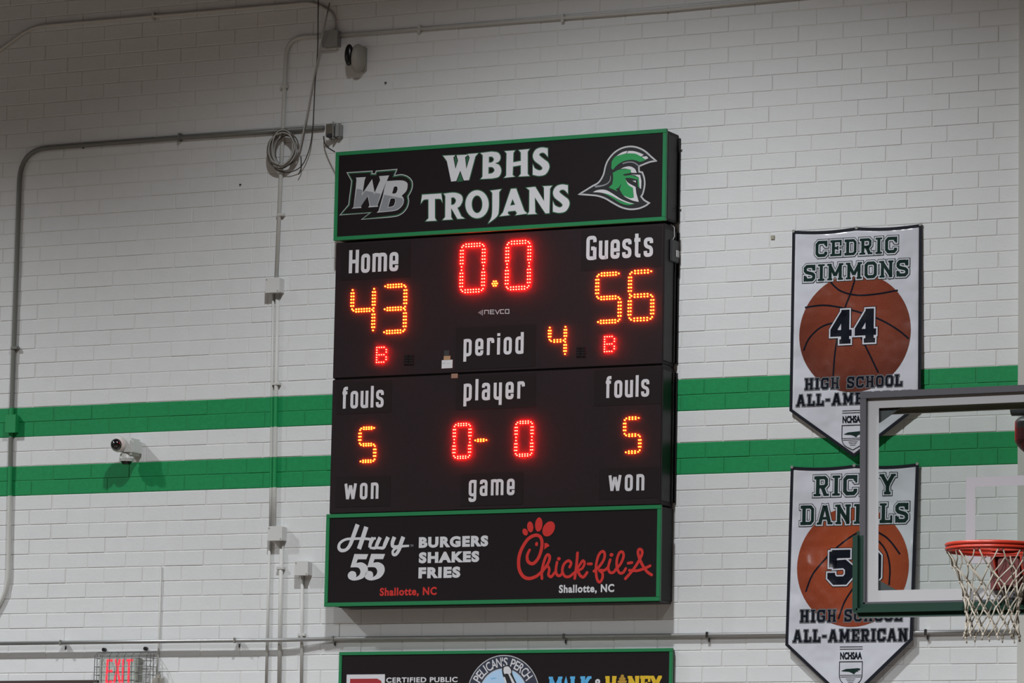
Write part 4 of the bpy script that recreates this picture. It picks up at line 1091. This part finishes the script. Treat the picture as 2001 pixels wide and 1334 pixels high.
# outlet box with twin covers
ax, az = P(634, 240, .07); bx, bz = P(659, 268, .07)
ob = thing('outlet_box', ((ax+bx)/2, 0, bz), 'steel outlet box with a bright cover edge above the scoreboard corner', 'box')
MB().box(ax, ax+.065, -.055, -.0016, bz+.01, az-.005, .005).build('box_body', mat('olive_steel', (.17, .15, .12), .45, metal=.4), ob)
MB().box(ax+.065, ax+.073, -.075, -.0016, bz-.004, az+.004, .001).build('cover_plate', M_CHROME, ob)
MB().box(ax+.073, bx+.012, -.05, -.0016, bz, az-.003, .012).build('rear_box', M_GREYBOX, ob)
MB().box(ax+.018, ax+.055, -.068, -.054, bz+.006, bz+.03, .003).build('plug', M_DKGREY, ob)
MB().box(ax-.002, ax+.03, -.06, -.02, bz-.014, bz+.008, .003).build('plug_sleeve', M_BOX, ob)
def cable(name, pts, r, m, label, d=None):
    o = MB().tube(path([tuple(q)+(.06,) for q in pts], seg=5), r, 7).build(name, m, smooth=True); return tag(o, label, 'cable', 'loose cables by the outlet box')
cable('power_cord', [(*W3(632.5, 266, .045)[:3],), W3(633.5, 278, .05)[:3], W3(640, 288, .09)[:3], W3(654, 296.5, .17)[:3]], .0045, M_CABLEK, 'short black cord from the outlet box to the scoreboard corner')
cable('hanging_cable', [W3(622, -20, .03)[:3], W3(621, 100, .03)[:3], W3(616, 150, .03)[:3], W3(611.5, 250, .05)[:3], W3(606, 290, .045)[:3], W3(590, 328, .04)[:3], W3(560, 339, .03)[:3], W3(538, 331, .03)[:3], W3(530, 318, .03)[:3]], .0035, M_CABLEK, 'thin dark cable hanging past the outlet box to loop under the coil')
cable('hanging_cable', [W3(644, 6, .03)[:3], W3(634, 50, .095)[:3], W3(626, 92, .075)[:3], W3(612, 160, .03)[:3], W3(600, 225, .05)[:3], W3(592, 260, .06)[:3], W3(586, 292, .05)[:3], W3(574, 312, .04)[:3]], .0055, M_CABLEW, 'pale cable hanging from the top box down to the coil')
# cable coil
ccx, ccz = P(554, 293, .05)
coil = thing('cable_coil', (ccx, -.02, ccz-.12), 'coil of pale and dark cable hung on the conduit beside the outlet box', 'cable coil')
random.seed(3)
for i in range(13):
    f = MB(); N = 44; rx = .096+random.uniform(-.022, .012); rz_ = .118+random.uniform(-.014, .006); ox, oz = random.uniform(-.010, .014), random.uniform(-.010, .012); ph = random.uniform(0, 6)
    f.tube([(ccx+ox+rx*math.cos(t)*(1+.04*math.sin(3*t+ph)), -(.038+i*.0048+.006*math.sin(2*t+ph)), ccz+oz+rz_*math.sin(t)) for t in (2*PI*k/N for k in range(N))], .0048, 7, closed=True)
    f.build('cable_loop', M_CABLEW if i in (0, 3, 5, 8, 11, 12) else mat('grey_brown_cable', (.12, .105, .09), .6), coil, smooth=True)
f = MB(); f.tube(path([W3(588, 305, .06)[:3]+(.05,), W3(589, 330, .04)[:3]+(.05,), W3(583, 341, .04)[:3]+(.05,)], seg=4), .004, 6); f.build('cable_tail', M_CABLEK, coil)
f = MB(); f.tube([W3(552, 252, .02)[:3], W3(551, 256, .06)[:3], W3(550.5, 262, .10)[:3]], .004, 6); f.build('cable_tie', M_CABLEK, coil)
# beige unit
ux, uz = P(697, 113, .06)
al = thing('wall_alarm', (ux, 0, uz-.1), 'beige rounded wall unit with a black oval front, right of the top box', 'alarm')
f = MB(); rot = Matrix.Rotation(.0, 3, 'Z')
f.ball((ux+.008, -.050, uz-.004), .050, .080, .098, 24, 16); f.build('alarm_body', M_BEIGE, al, smooth=True)
MB().box(ux-.045, ux+.052, -.03, -.0016, uz-.09, uz+.085, .012).build('back_plate', M_BEIGE, al)
f = MB(); rot = Matrix.Rotation(-.10, 3, 'Y'); f.ball((ux-.030, -.112, uz+.012), .032, .026, .074, 20, 14); f.build('black_front', mat('black_front_plastic', (.006, .006, .007), .3), al, smooth=True)
# security camera
sx, sz = P(231, 868, .16)
sc = thing('security_camera', (sx+.03, 0, sz-.12), 'white dome security camera on a wall bracket between the green stripes', 'camera')
a, b = P(246, 857, .10); c, d_ = P(268, 890, .10)
MB().box(a-.02, c-.012, -.15, -.0016, d_+.004, b, .018).build('bracket', M_CAMW, sc)
f = MB(); f.ball((sx+.006, -.165, sz), .055, .056, .054, 24, 16); f.build('camera_body', M_CAMW, sc, smooth=True)
vd = (CAM-Vector((sx, -.165, sz))).normalized(); vd = (vd + Vector((-.42, 0, -.02))).normalized()
cc = Vector((sx+.006, -.165, sz))+vd*.030
f = MB(); f.ball(cc, .041, .041, .041, 24, 16); f.build('smoked_dome_lens', M_LENS, sc, smooth=True)
a, b = P(228, 886, .13); c, d_ = P(258, 900, .13)
f = MB(); f.tube([((a+c)/2, -.10, d_), ((a+c)/2, -.10, d_+.02), ((a+c)/2, -.10, b)], [.045, .052, .044], 24); f.build('base_dish', M_CAMW, sc)
f = MB(); f.tube([((a+c)/2, -.10, d_-.020), ((a+c)/2, -.10, d_+.002)], [.028, .040], 20); f.build('base_underside', M_LENS, sc)
# exit sign
D2 = .06
ax, az = P(194.5, 1285.5, D2); bx, _ = P(265, 1284, D2); EH = .22
ex = thing('exit_sign', ((ax+bx)/2, 0, az-EH), 'white exit sign with glowing red letters inside the wire guard', 'sign')
MB().box(ax, bx, -D2, -.0016, az-EH, az, .006).build('sign_body', mat('exit_sign_white', (.50, .53, .49), .5), ex)
MB().box(bx+.0005, bx+.024, -.055, -.0016, az-EH, az-.002, .004).build('side_housing', mat('exit_side_grey', (.26, .27, .23), .5), ex)
pr = dec(D2+.0007); c9 = Crop(150, 1230, 11.117, D2)
zt9 = c9.one(700, 640)[1]; zb9 = zt9-.160
def ev(x): return c9.one(x, 900)[0]
t9 = .0165
pr.stroke([(ev(665), zt9), (ev(650), zb9)], t9)
for z in (zt9-t9/2, (zt9+zb9)/2, zb9+t9/2): pr.stroke([(ev(650), z), (ev(775), z)], t9)
pr.stroke([(ev(838), zt9), (ev(945), zb9)], t9); pr.stroke([(ev(930), zt9), (ev(815), zb9)], t9)
pr.stroke([(ev(1005), zt9), (ev(1000), zb9)], t9)
pr.stroke([(ev(1130), zt9), (ev(1128), zb9)], t9); pr.stroke([(ev(1075), zt9-t9/2), (ev(1215), zt9-t9/2)], t9)
pr.build('exit_lettering', M_EXIT, ex, label='glowing red letters EXIT')
DG = .12
gx0, gz1 = P(185.5, 1277, DG); gx1, _ = P(287, 1275, DG); gz0 = gz1-.33
gd = thing('wire_guard', ((gx0+gx1)/2, 0, gz0), 'grey wire cage fixed over the exit sign', 'wire guard')
def wire(pts): MB().tube([Vector(p) for p in pts], .0026, 6).build('guard_wire', M_WIRE, gd)
n = 8
for i in range(n):
    x = gx0+(gx1-gx0)*i/(n-1); wire([(x, -.003, gz1+.018), (x, -DG*.7, gz1+.010), (x, -DG, gz1-.012), (x, -DG, gz0+.012), (x, -.003, gz0)])
for i in range(6):
    z = gz1-.03-(gz1-gz0-.05)*i/5; wire([(gx0-.012, -.003, z), (gx0, -DG-.004, z), (gx1, -DG-.004, z), (gx1+.012, -.003, z)])
for y in (-.04, -.08):
    wire([(gx0-.004, y, gz1+.012), (gx1+.004, y, gz1+.012)])
    for x in (gx0-.006, gx1+.006): wire([(x, y, gz1), (x, y, gz0)])
for px, py in ((204, 1269), (285, 1267)):
    X, Z = P(px, py, .01); MB().cyl((X, -.012, Z), (0, 1, 0), .013, .024, 14).build('guard_bolt', M_DKGREY, gd)
# lamp box at the foot of the thin conduit
lx, lz = P(306, 1330, .05)
lb = thing('lamp_box', (lx, 0, lz-.1), 'rounded pale box at the bottom edge right of the exit sign', 'box')
f = MB(); f.box(lx-.034, lx+.045, -.075, -.0016, lz-.10, lz+.045, .025); f.build('box_shell', M_BEIGE, lb)
MB().cyl((lx, -.03, lz+.05), (0, 0, 1), .014, .02, 14).build('conduit_hub', M_GREYBOX, lb)
# small plate on the wall left of the upper banner
ax, az = P(1506.5, 460, .004); bx, bz = P(1513.5, 467.5, .004)
o = MB().box(ax, bx, -.008, -.0016, bz, az, .001).build('wall_plate', mat('tan_plate', (.36, .34, .26), .6)); tag(o, 'tiny tan plate on the bare wall left of the upper banner', 'plate')
for px, py, lab in ((754, 162, 'small dark wall anchor right below the beige unit'), (470, 361, 'small dark wall anchor left of the cable coil'), (163, 289, 'small dark anchor just under the dark conduit')):
    X, Z = P(px, py, 0); o = MB().cyl((X, -.004, Z), (0, 1, 0), .0065, .009, 8).build('wall_anchor', M_DKGREY); tag(o, lab, 'anchor', 'wall anchors')
